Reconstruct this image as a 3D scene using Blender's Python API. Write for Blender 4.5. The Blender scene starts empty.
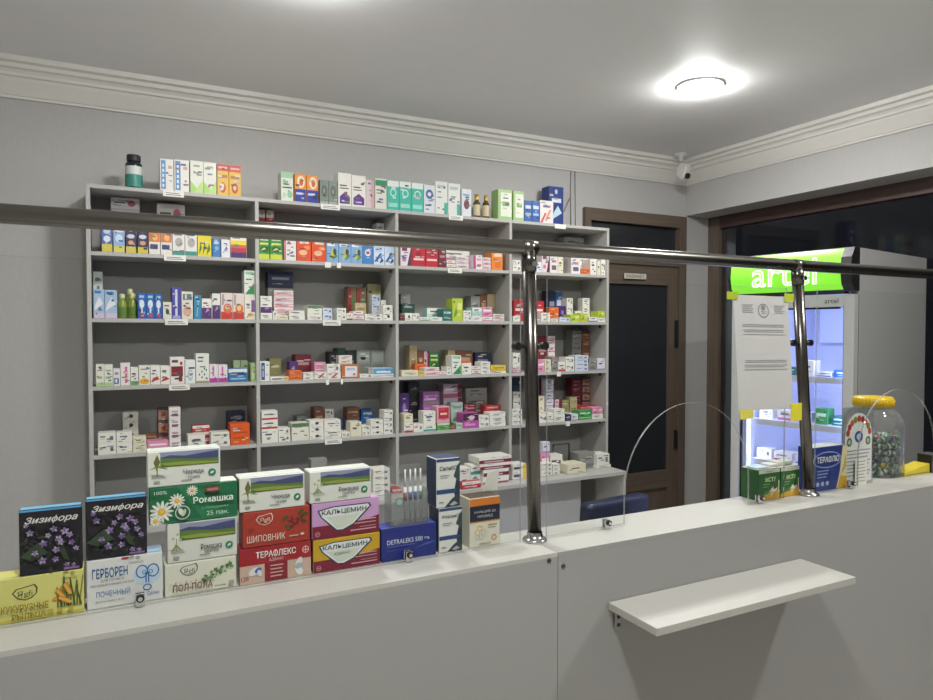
import bpy, bmesh, math, random
from mathutils import Vector, Matrix
random.seed(7)
SC = bpy.context.scene
COL = SC.collection
H = 1.6                      # eye height
F = 689.0
T = math.radians(27.32); P = math.radians(1.58)
PI = math.pi
fwd = Vector((math.sin(T)*math.cos(P), math.cos(T)*math.cos(P), -math.sin(P)))
rgt = Vector((math.cos(T), -math.sin(T), 0))
upv = rgt.cross(fwd)
def at(u, v, Y):
    d = fwd + rgt*((u-466.5)/F) + upv*((350-v)/F)
    k = Y/d.y
    return Vector((d.x*k, Y, H+d.z*k))
cam = bpy.data.cameras.new('camera'); co = bpy.data.objects.new('camera', cam); COL.objects.link(co)
cam.sensor_width = 36; cam.lens = 36*F/933
co.matrix_world = Matrix(((rgt.x, upv.x, -fwd.x, 0), (rgt.y, upv.y, -fwd.y, 0), (rgt.z, upv.z, -fwd.z, H), (0, 0, 0, 1)))
cam.clip_start = .01
SC.camera = co
SC.view_settings.view_transform = 'Standard'; SC.view_settings.look = 'None'; SC.view_settings.gamma = 1
SC.view_settings.exposure = 1.1
SC.cycles.max_bounces = 10; SC.cycles.transparent_max_bounces = 24
SC.cycles.diffuse_bounces = 5; SC.cycles.sample_clamp_indirect = 4
SC.cycles.caustics_reflective = False; SC.cycles.caustics_refractive = False

# ---------------------------------------------------------------- materials
def lin(c):
    return tuple(((x/12.92) if x <= .04045 else ((x+.055)/1.055)**2.4) for x in c)
def hexc(h):
    return lin(tuple(int(h[i:i+2], 16)/255 for i in (0, 2, 4)))
MC = {}
def mat(key, rough=.45, metal=0, noise=.04, scale=40, bump=0, spec=.5, coat=0, stretch=None):
    k = (key, rough, metal, noise, scale, bump, coat, stretch)
    if k in MC: return MC[k]
    m = bpy.data.materials.new('surface_'+key); m.use_nodes = True
    nt = m.node_tree; b = nt.nodes['Principled BSDF']
    c = hexc(key)
    b.inputs['Roughness'].default_value = rough; b.inputs['Metallic'].default_value = metal
    b.inputs['Specular IOR Level'].default_value = spec; b.inputs['Coat Weight'].default_value = coat
    tc = nt.nodes.new('ShaderNodeTexCoord'); n = nt.nodes.new('ShaderNodeTexNoise'); n.inputs['Scale'].default_value = scale
    n.inputs['Detail'].default_value = 3
    if stretch:
        mp = nt.nodes.new('ShaderNodeMapping'); mp.inputs['Scale'].default_value = stretch
        nt.links.new(tc.outputs['Object'], mp.inputs['Vector']); nt.links.new(mp.outputs['Vector'], n.inputs['Vector'])
    else:
        nt.links.new(tc.outputs['Object'], n.inputs['Vector'])
    mx = nt.nodes.new('ShaderNodeMix'); mx.data_type = 'RGBA'
    mx.inputs['A'].default_value = (*[max(0, x*(1-noise*2)) for x in c], 1)
    mx.inputs['B'].default_value = (*[min(1, x*(1+noise*2)) for x in c], 1)
    nt.links.new(n.outputs['Fac'], mx.inputs['Factor']); nt.links.new(mx.outputs['Result'], b.inputs['Base Color'])
    if bump:
        bp = nt.nodes.new('ShaderNodeBump'); bp.inputs['Strength'].default_value = bump; bp.inputs['Distance'].default_value = .002
        nt.links.new(n.outputs['Fac'], bp.inputs['Height']); nt.links.new(bp.outputs['Normal'], b.inputs['Normal'])
    MC[k] = m
    return m
def emis(name, rgb, s):
    m = bpy.data.materials.new(name); m.use_nodes = True; nt = m.node_tree
    b = nt.nodes['Principled BSDF']; b.inputs['Base Color'].default_value = (*rgb, 1)
    b.inputs['Emission Color'].default_value = (*rgb, 1); b.inputs['Emission Strength'].default_value = s
    return m
def glass(name, tint=(1, 1, 1), refl=.08, rough=.0, milk=0.0, milkc=(.8, .8, .8)):
    m = bpy.data.materials.new(name); m.use_nodes = True; nt = m.node_tree; nt.nodes.clear()
    o = nt.nodes.new('ShaderNodeOutputMaterial'); t = nt.nodes.new('ShaderNodeBsdfTransparent'); g = nt.nodes.new('ShaderNodeBsdfGlossy')
    t.inputs['Color'].default_value = (*tint, 1); g.inputs['Roughness'].default_value = rough
    fr = nt.nodes.new('ShaderNodeLayerWeight'); fr.inputs['Blend'].default_value = refl*2.5
    ml = nt.nodes.new('ShaderNodeMath'); ml.operation = 'MULTIPLY'; ml.inputs[1].default_value = .6
    nt.links.new(fr.outputs['Fresnel'], ml.inputs[0])
    mx = nt.nodes.new('ShaderNodeMixShader'); nt.links.new(ml.outputs[0], mx.inputs[0])
    nt.links.new(t.outputs[0], mx.inputs[1]); nt.links.new(g.outputs[0], mx.inputs[2])
    last = mx
    if milk:
        d = nt.nodes.new('ShaderNodeBsdfDiffuse'); d.inputs['Color'].default_value = (*milkc, 1)
        m2 = nt.nodes.new('ShaderNodeMixShader'); m2.inputs[0].default_value = milk
        nt.links.new(mx.outputs[0], m2.inputs[1]); nt.links.new(d.outputs[0], m2.inputs[2]); last = m2
    nt.links.new(last.outputs[0], o.inputs['Surface'])
    return m
GLASS = glass('clear_glass', (.975, .985, .98), .035)
DARKGLASS = glass('window_glass', (.9, .92, .95), .10)
PLASTIC = glass('clear_plastic', (.93, .94, .93), .12, .08, .07)
STEEL = mat('7c7973', .27, 1, .05, 60, stretch=(30, 30, 1))
CHROME = mat('d0d0d0', .12, 1, .02)
BLACKP = mat('1b1b1c', .4)
LAM = mat('b2b1ad', .5, 0, .025, 120, .05)           # grey-white laminate of the shelving
LAMB = mat('a3a29f', .6, 0, .02, 120)
WALL = mat('bab9b7', .6, 0, .03, 90, .25, stretch=(1, 1, .35))
CEIL = mat('ececec', .6, 0, .01, 8)
CORN = mat('e0ded8', .5, 0, .01, 20)
BROWN = mat('62564a', .45, 0, .22, 6, .1, stretch=(9, 9, .6))
BROWNH = mat('62564a', .45, 0, .22, 6, .1, stretch=(.6, 9, 9))
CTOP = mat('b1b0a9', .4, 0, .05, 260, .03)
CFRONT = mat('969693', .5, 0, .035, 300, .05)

# ---------------------------------------------------------------- mesh builder
class MB:
    def __init__(s): s.v = []; s.f = []; s.m = []; s.mats = []; s.sm = []
    def mi(s, m):
        if m not in s.mats: s.mats.append(m)
        return s.mats.index(m)
    def face(s, pts, m, smooth=False):
        n = len(s.v); s.v += [tuple(p) for p in pts]; s.f.append(tuple(range(n, n+len(pts)))); s.m.append(s.mi(m)); s.sm.append(smooth)
    def box(s, x0, x1, y0, y1, z0, z1, m, c=0):
        """box, with its long edges chamfered by c"""
        if x0 > x1: x0, x1 = x1, x0
        if y0 > y1: y0, y1 = y1, y0
        if z0 > z1: z0, z1 = z1, z0
        k = s.mi(m); n = len(s.v)
        if c <= 0:
            s.v += [(x0, y0, z0), (x1, y0, z0), (x1, y1, z0), (x0, y1, z0), (x0, y0, z1), (x1, y0, z1), (x1, y1, z1), (x0, y1, z1)]
            for q in ((0, 3, 2, 1), (4, 5, 6, 7), (0, 1, 5, 4), (1, 2, 6, 5), (2, 3, 7, 6), (3, 0, 4, 7)):
                s.f.append(tuple(n+i for i in q)); s.m.append(k); s.sm.append(False)
            return
        c = min(c, (x1-x0)*.45, (y1-y0)*.45, (z1-z0)*.45)
        bm = bmesh.new(); bmesh.ops.create_cube(bm, size=1)
        for v in bm.verts: v.co = Vector((x0 if v.co.x < 0 else x1, y0 if v.co.y < 0 else y1, z0 if v.co.z < 0 else z1))
        bmesh.ops.bevel(bm, geom=bm.edges[:], offset=c, segments=2, affect='EDGES', profile=.5)
        s.add_bm(bm, m)
    def add_bm(s, bm, m, mtx=None, smooth=False):
        k = s.mi(m); n = len(s.v); bm.verts.index_update()
        for v in bm.verts: s.v.append(tuple(mtx @ v.co if mtx else v.co))
        for f in bm.faces: s.f.append(tuple(n+v.index for v in f.verts)); s.m.append(k); s.sm.append(smooth)
        bm.free()
    def tube(s, pts, r, m, n=12, cap=True):
        pts = [Vector(p) for p in pts]; k = s.mi(m); rings = []
        rs = r if isinstance(r, (list, tuple)) else [r]*len(pts)
        for i, p in enumerate(pts):
            d = (pts[min(i+1, len(pts)-1)]-pts[max(i-1, 0)]).normalized()
            a = d.cross(Vector((0, 0, 1)) if abs(d.z) < .9 else Vector((1, 0, 0))).normalized(); b = d.cross(a)
            base = len(s.v)
            for j in range(n):
                q = 2*PI*j/n; s.v.append(tuple(p+(a*math.cos(q)+b*math.sin(q))*rs[i]))
            rings.append(base)
        for i in range(len(rings)-1):
            for j in range(n):
                s.f.append((rings[i]+j, rings[i]+(j+1) % n, rings[i+1]+(j+1) % n, rings[i+1]+j)); s.m.append(k); s.sm.append(True)
        if cap:
            s.f.append(tuple(rings[0]+j for j in range(n))); s.m.append(k); s.sm.append(False)
            s.f.append(tuple(rings[-1]+j for j in reversed(range(n)))); s.m.append(k); s.sm.append(False)
    def lathe(s, prof, m, n=24, c=(0, 0)):
        k = s.mi(m); base = len(s.v)
        for r, z in prof:
            for j in range(n):
                q = 2*PI*j/n; s.v.append((c[0]+r*math.cos(q), c[1]+r*math.sin(q), z))
        for i in range(len(prof)-1):
            for j in range(n):
                s.f.append((base+i*n+j, base+i*n+(j+1) % n, base+(i+1)*n+(j+1) % n, base+(i+1)*n+j)); s.m.append(k); s.sm.append(True)
    def prism(s, poly, ax, a, b, m, me=None):
        """polygon of 2D points extruded along axis ax from a to b; me = material of the sides"""
        def P3(p, t): return {'x': (t, p[0], p[1]), 'y': (p[0], t, p[1]), 'z': (p[0], p[1], t)}[ax]
        n = len(s.v); N = len(poly); k = s.mi(m); ke = s.mi(me or m)
        s.v += [P3(p, a) for p in poly]+[P3(p, b) for p in poly]
        s.f.append(tuple(range(n, n+N))); s.m.append(k); s.sm.append(False)
        s.f.append(tuple(range(n+2*N-1, n+N-1, -1))); s.m.append(k); s.sm.append(False)
        for i in range(N):
            j = (i+1) % N; s.f.append((n+i, n+N+i, n+N+j, n+j)); s.m.append(ke); s.sm.append(False)
    def mesh(s, name):
        me = bpy.data.meshes.new(name); me.from_pydata(s.v, [], s.f)
        for m in s.mats: me.materials.append(m)
        me.polygons.foreach_set('material_index', s.m); me.polygons.foreach_set('use_smooth', s.sm); me.update()
        return me
    def build(s, name, parent=None, loc=None, rot=0, fix=True):
        me = s.mesh(name)
        if fix:
            bm = bmesh.new(); bm.from_mesh(me); bmesh.ops.recalc_face_normals(bm, faces=bm.faces[:]); bm.to_mesh(me); bm.free()
        o = bpy.data.objects.new(name, me); COL.objects.link(o)
        if parent: o.parent = parent
        if loc is not None: o.location = loc
        if rot: o.rotation_euler.z = rot
        return o
def tag(o, label=None, cat=None, group=None, kind=None):
    if label: o['label'] = label
    if cat: o['category'] = cat
    if group: o['group'] = group
    if kind: o['kind'] = kind
    return o
def empty(name, loc, rot=0):
    o = bpy.data.objects.new(name, None); COL.objects.link(o); o.location = loc; o.rotation_euler.z = rot; o.empty_display_size = .05
    return o
def text(body, cx, cz, y, w, h, m, parent, name='lettering', shear=0, outline=0, face='-y', ext=.0004, bold=.0):
    """lettering fitted to w x h, centred at (cx, cz) on the plane y, as a mesh part"""
    c = bpy.data.curves.new('t', 'FONT'); c.body = body.replace('Ф', 'О').replace('ф', 'о'); c.shear = shear; c.offset = bold
    c.resolution_u = 3
    if outline: c.fill_mode = 'NONE'; c.bevel_depth = outline; c.bevel_resolution = 1
    o = bpy.data.objects.new('t', c); COL.objects.link(o)
    me = bpy.data.meshes.new_from_object(o.evaluated_get(bpy.context.evaluated_depsgraph_get()))
    bars = []
    for i, ch in enumerate(body):
        if ch in 'Фф':
            o_ = 'О' if ch == 'Ф' else 'о'
            c.fill_mode = 'BOTH'; c.shear = 0; c.body = o_; dg = bpy.context.evaluated_depsgraph_get(); dg.update(); wo = o.dimensions.x
            c.body = c.body*0+body[:i].replace('Ф', 'О').replace('ф', 'о')+o_; bpy.context.view_layer.update(); m2 = bpy.data.meshes.new_from_object(o.evaluated_get(bpy.context.evaluated_depsgraph_get()))
            xr = max(v.co.x for v in m2.vertices); c.body = o_; m3 = bpy.data.meshes.new_from_object(o.evaluated_get(bpy.context.evaluated_depsgraph_get())); xa = [v.co.x for v in m3.vertices]
            bars.append((xr-(max(xa)-min(xa))/2, ch))
    bpy.data.objects.remove(o)
    if bars:
        bm = bmesh.new(); bm.from_mesh(me)
        for bx_, ch in bars:
            y0_, y1_ = (-.06, .78) if ch == 'Ф' else (-.2, .76)
            bm.faces.new([bm.verts.new((bx_+dx_+shear*yy_, yy_, 0)) for dx_, yy_ in ((-.045, y0_), (.045, y0_), (.045, y1_), (-.045, y1_))])
        bm.to_mesh(me); bm.free()
    xs = [v.co.x for v in me.vertices]; ys = [v.co.y for v in me.vertices]
    if not xs: return None
    ax, bx, ay, by = min(xs), max(xs), min(ys), max(ys)
    sx = w/(bx-ax); sy = h/(by-ay)
    for v in me.vertices:
        X = (v.co.x-(ax+bx)/2)*sx; Z = (v.co.y-(ay+by)/2)*sy; D = v.co.z*min(sx, sy)
        v.co = (cx+X, y-D, cz+Z) if face == '-y' else (y-D, cy_sign(face)*X+cx, cz+Z)
    me.materials.clear(); me.materials.append(m)
    o = bpy.data.objects.new(name, me); COL.objects.link(o); o.parent = parent
    return o
def cy_sign(face): return -1
def ell(cx, cy, rx, ry, n=14, a=0):
    r = []
    for i in range(n):
        q = 2*PI*i/n; x = rx*math.cos(q); y = ry*math.sin(q)
        r.append((cx+x*math.cos(a)-y*math.sin(a), cy+x*math.sin(a)+y*math.cos(a)))
    return r
def ring(cx, cy, rx, ry, t, n=20):
    o = ell(cx, cy, rx, ry, n); i = ell(cx, cy, rx-t, ry-t, n)
    return [[o[k], o[(k+1) % n], i[(k+1) % n], i[k]] for k in range(n)]
def flat_poly(b, pts, y, m, x0=0, z0=0, sx=1, sz=1):
    b.face([(x0+p[0]*sx, y, z0+p[1]*sz) for p in pts], m)

# ---------------------------------------------------------------- the room
YB = 3.87; XR = at(686, 216, YB).x; ZC = H+1.25; XL = -1.9; YF = -2.4
ZW = at(686, 216, YB).z; XO = at(707.5, 300, YB).x      # soffit of the window recess, plane of the window
def struct(b, name): return tag(b.build(name), kind='structure')
b = MB(); b.box(XL-.1, XO+.3, YF-.1, YB+.1, -.1, 0, mat('e0dcd4', .3, 0, .03, 3)); struct(b, 'floor')
b = MB(); b.box(XL-.1, XO+.3, YF-.1, YB+.1, ZC, ZC+.1, CEIL); struct(b, 'ceiling')
DX0, DX1, DZ = at(582.5, 210, YB).x, at(683.5, 210, YB).x, at(583, 206.5, YB-.035).z
b = MB(); b.box(XL-.1, DX0, YB, YB+.1, 0, ZC, WALL); b.box(DX0, DX1, YB, YB+.1, DZ, ZC, WALL); b.box(DX1, XO+.3, YB, YB+.1, 0, ZC, WALL)
b.box(DX0, DX1, YB+.095, YB+.1, 0, DZ, mat('1d1d1f', .8)); struct(b, 'wall_back')
b = MB(); b.box(XR, XO+.3, YF, YB, ZW, ZC, WALL); b.box(XR, XO+.3, YF, -1.0, 0, ZW, WALL); struct(b, 'wall_right')
b = MB(); b.box(XL-.1, XL, YF, YB, 0, ZC, WALL); struct(b, 'wall_left')
b = MB(); b.box(XL-.1, XO+.3, YF-.1, YF, 0, ZC, WALL); struct(b, 'wall_front')
# cornice, mitred in the corner
prof = [(0, 1.088), (.012, 1.088), (.014, 1.098), (.02, 1.102), (.055, 1.160), (.060, 1.172), (.072, 1.176), (.074, 1.188), (.084, 1.20), (.100, 1.205), (.104, 1.222), (.126, 1.228), (.130, 1.25)]
def cornice(name, fn):
    b = MB(); k = b.mi(CORN)
    for i in range(len(prof)-1):
        (p0, z0), (p1, z1) = prof[i], prof[i+1]
        a0, c0 = fn(p0); a1, c1 = fn(p1)
        b.face([(*a0, H+z0), (*c0, H+z0), (*c1, H+z1), (*a1, H+z1)], CORN)
    struct(b, name)
cornice('trim_1', lambda p: ((XL, YB-p), (XR-p, YB-p)))
cornice('trim_2', lambda p: ((XR-p, YF), (XR-p, YB-p)))
b = MB(); b.box(XL, DX0-.02, YB-.015, YB, 0, .08, BROWNH); struct(b, 'baseboard_back')
# shopfront window: brown frame and dark panes
b = MB(); x0, x1 = XO, XO+.07
b.box(x0, x1, YB-.11, YB, 0, ZW, BROWN); b.box(x0, x1, YF+1.4, YB-.11, ZW-.09, ZW, mat('4a3833', .45, 0, .2, 6, .1, stretch=(9, .6, 9)))
b.box(x0, x1, YF+1.4, YB-.11, 0, .12, mat('4a3833', .45, 0, .2, 6, .1, stretch=(9, .6, 9)))
b.box(x0, x1, 1.35, 1.43, .12, ZW-.09, BROWN); b.box(x0, x1, YF+1.4, YF+1.5, .12, ZW-.09, BROWN)
fr = struct(b, 'window_1')
b = MB(); b.box(x0+.03, x0+.038, 1.43, YB-.11, .12, ZW-.09, DARKGLASS); b.build('pane', fr)
b = MB(); b.box(x0+.03, x0+.038, YF+1.5, 1.35, .12, ZW-.09, DARKGLASS); b.build('pane', fr)
# door with its transom and dark glass
b = MB(); y0, y1 = YB-.035, YB+.05; w = .05
b.box(DX0, DX0+w, y0, y1, 0, DZ, BROWN); b.box(DX1-w-.02, DX1, y0, y1, 0, DZ, BROWN); b.box(DX0+w, DX1-w-.02, y0, y1, DZ-.085, DZ, BROWNH)
b.box(DX0+w, DX1-w-.02, y0, y1, H+.475, H+.525, BROWNH)
dr = struct(b, 'door_1')
DG = mat('2c2e31', .18, 0, .1, 5)
b = MB(); b.box(DX0+w, DX1-w-.02, YB+.01, YB+.02, H+.525, DZ-.085, DG); b.build('transom_pane', dr)
ZPB = at(650, 471, YB).z
b = MB(); yl0, yl1 = YB-.02, YB+.03; a0, a1 = DX0+w+.002, DX1-w-.022
b.box(a0, a0+.11, yl0, yl1, .01, H+.473, BROWN); b.box(a1-.085, a1, yl0, yl1, .01, H+.473, BROWN)
b.box(a0+.11, a1-.085, yl0, yl1, H+.336, H+.473, BROWNH); b.box(a0+.11, a1-.085, yl0, yl1, ZPB-.13, ZPB, BROWNH)
b.box(a0+.11, a1-.085, yl0+.015, yl1, .15, ZPB-.13, BROWN); b.box(a0+.11, a1-.085, yl0, yl1, .01, .15, BROWNH)
leaf = b.build('door_leaf', dr)
b = MB(); b.box(a0+.11, a1-.085, YB, YB+.01, ZPB, H+.336, DG); b.build('pane', leaf)
b = MB(); b.box(a1-.03, a1-.005, yl0-.02, yl0, H-.12, H+.08, BLACKP, .004); b.box(a1-.03, a1-.005, yl0-.02, yl0, H-.88, H-.74, BLACKP, .004); b.build('hinge', leaf)
q0 = at(624, 273, y0); q1 = at(646, 279.5, y0)
b = MB(); b.box(q0.x, q1.x, y0-.004, y0, q1.z, q0.z, mat('c9c5ba', .5), .001)
sg = tag(b.build('door_sign'), 'small white name plate fixed to the brown door crossbar', 'sign')
text('КАБИНЕТ', (q0.x+q1.x)/2, (q0.z+q1.z)/2, y0-.0042, (q1.x-q0.x)*.8, (q0.z-q1.z)*.6, mat('3b3a38'), sg)

# ---------------------------------------------------------------- lamps
LP = [(2.68, 2.60, 'round white ceiling light glowing near the corner camera'), (.62, 2.38, 'round ceiling light above the left end of the shelving'),
      (.20, .35, 'round ceiling light over the customer side, on the left'), (2.50, .35, 'round ceiling light over the customer side, on the right')]
LEM = emis('lamp_diffuser', (1, .985, .955), 1)
LEMS = [emis('lamp_diffuser', (1, .992, .975), e) for e in (115, 118, 165, 165)]
for i, (x, y, lb) in enumerate(LP):
    t = tag(empty('ceiling_light', (x, y, ZC)), lb, 'ceiling light', 'round ceiling lights')
    b = MB(); b.lathe([(.118, 0), (.118, -.006), (.112, -.010), (.100, -.010), (.098, -.004)], mat('e6e6e4', .4), 40); b.build('rim', t)
    b = MB(); b.lathe([(.098, -.004), (.098, -.015), (.094, -.024), (.078, -.032), (.04, -.037), (0.0005, -.038)], LEMS[i], 40); b.build('diffuser', t)

# ---------------------------------------------------------------- shelving unit
Y0 = 3.58; SD = YB-.005-Y0
SX = [-.084, .662, 1.416, 2.150, 2.888]
ZB = [H+v for v in (.660, .355, .049, -.265, -.583, -.87)]     # board centres
TH = .009
t = tag(empty('shelving_unit', (0, Y0, 0)), 'tall pale grey shelving unit with four bays against the back wall', 'shelves')
SXL = [SX[0]-.0, *SX[1:]]
for i, x in enumerate(SX):
    b = MB(); b.box(x-TH, x+TH, 0, SD, 0.08 if i in (0, 4) else .1, ZB[0]-TH, LAM, .0012); b.build('side_panel' if i in (0, 4) else 'divider', t)
b = MB(); b.box(SX[0]-TH, SX[4]+TH, 0, SD, ZB[0]-TH, ZB[0]+TH, LAM, .0012); b.build('top_board', t)
b = MB(); b.box(SX[0]+TH, SX[4]-TH, SD-.006, SD, .08, ZB[0]-TH, LAMB); b.build('back_panel', t)
for r in range(1, 6):
    for c in range(4):
        b = MB(); b.box(SX[c]+TH, SX[c+1]-TH, .003, SD-.006, ZB[r]-TH, ZB[r]+TH, LAM, .001); b.build('shelf', t)
        # rail under the shelf at the back, and a dark cam fitting
        b = MB(); b.tube([(SX[c+1]-TH-.0, .06, ZB[r]-TH-.012), (SX[c+1]-TH-.012, .06, ZB[r]-TH-.012)], .008, BLACKP); b.build('shelf_fitting', t)
b = MB(); b.box(SX[0]+TH, SX[4]-TH, .03, .045, 0.0, .1, LAM); b.build('plinth', t)
for (r, u0, u1, v) in [(0, 163, 184, 192), (1, 164, 186, 257.5), (2, 165, 188, 322), (3, 169, 190, 388.5), (0, 321, 340, 204), (2, 323, 341, 325), (4, 325, 342, 441),
                       (0, 449, 463, 215.5), (1, 325, 331, 264.5), (1, 337, 341, 265), (3, 326, 329, 383), (3, 341, 343, 382), (1, 448, 462, 271), (4, 566, 570, 423), (0, 555, 566, 226), (3, 557, 561, 377)]:
    a = at(u0, v, Y0-.003); c = at(u1, v, Y0-.003); zc = ZB[r]-.004
    b = MB(); b.box(a.x, c.x, -.0025, -.0005, zc-.016, zc+.012, mat('e4e3dc', .4)); 
    if u1-u0 > 12:
        for k in range(2): b.box(a.x+.012, c.x-.012+.01*-k, -.0029, -.0026, zc-.009+k*.008, zc-.006+k*.008, mat('4a4a4a'))
    b.build('price_tag', t)
# base cabinet with its desk top
ZD = ZB[5]+TH; YD = 3.30
t = tag(empty('base_cabinet', (0, YD, 0)), 'low grey base cabinet and desk top running under the shelving', 'cabinet')
b = MB(); b.box(SX[0]-.02, 2.815, 0, Y0-YD-.002, ZD-.024, ZD-.002, LAM, .0015); b.build('desk_top', t)
b = MB(); b.box(2.796, 2.814, .004, Y0-YD-.002, 0, ZD-.024, LAM, .001); b.build('end_panel', t)
b = MB(); b.box(SX[0]-.02, SX[0]-.002, .004, Y0-YD-.002, 0, ZD-.024, LAM, .001); b.build('end_panel', t)
for k in range(6):
    xa = SX[0]+.005+k*.457
    b = MB(); b.box(xa, xa+.454, .257, .275, .06, ZD-.03, mat('c4c5c9', .35, 0, .01), .001); d = b.build('door', t)
    b = MB(); hx = xa+(.42 if k % 2 == 0 else .045); b.tube([(hx-.035, .257, ZD-.07), (hx-.035, .232, ZD-.07), (hx+.035, .232, ZD-.07), (hx+.035, .257, ZD-.07)], .005, CHROME); b.build('handle', d)
# ---------------------------------------------------------------- the small cartons on the shelves
W_ = 'e4e1d8'; INK = '55565c'
def tx(x0, x1, y, h=.07): return (x0, y, x1, y+h, INK)
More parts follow.
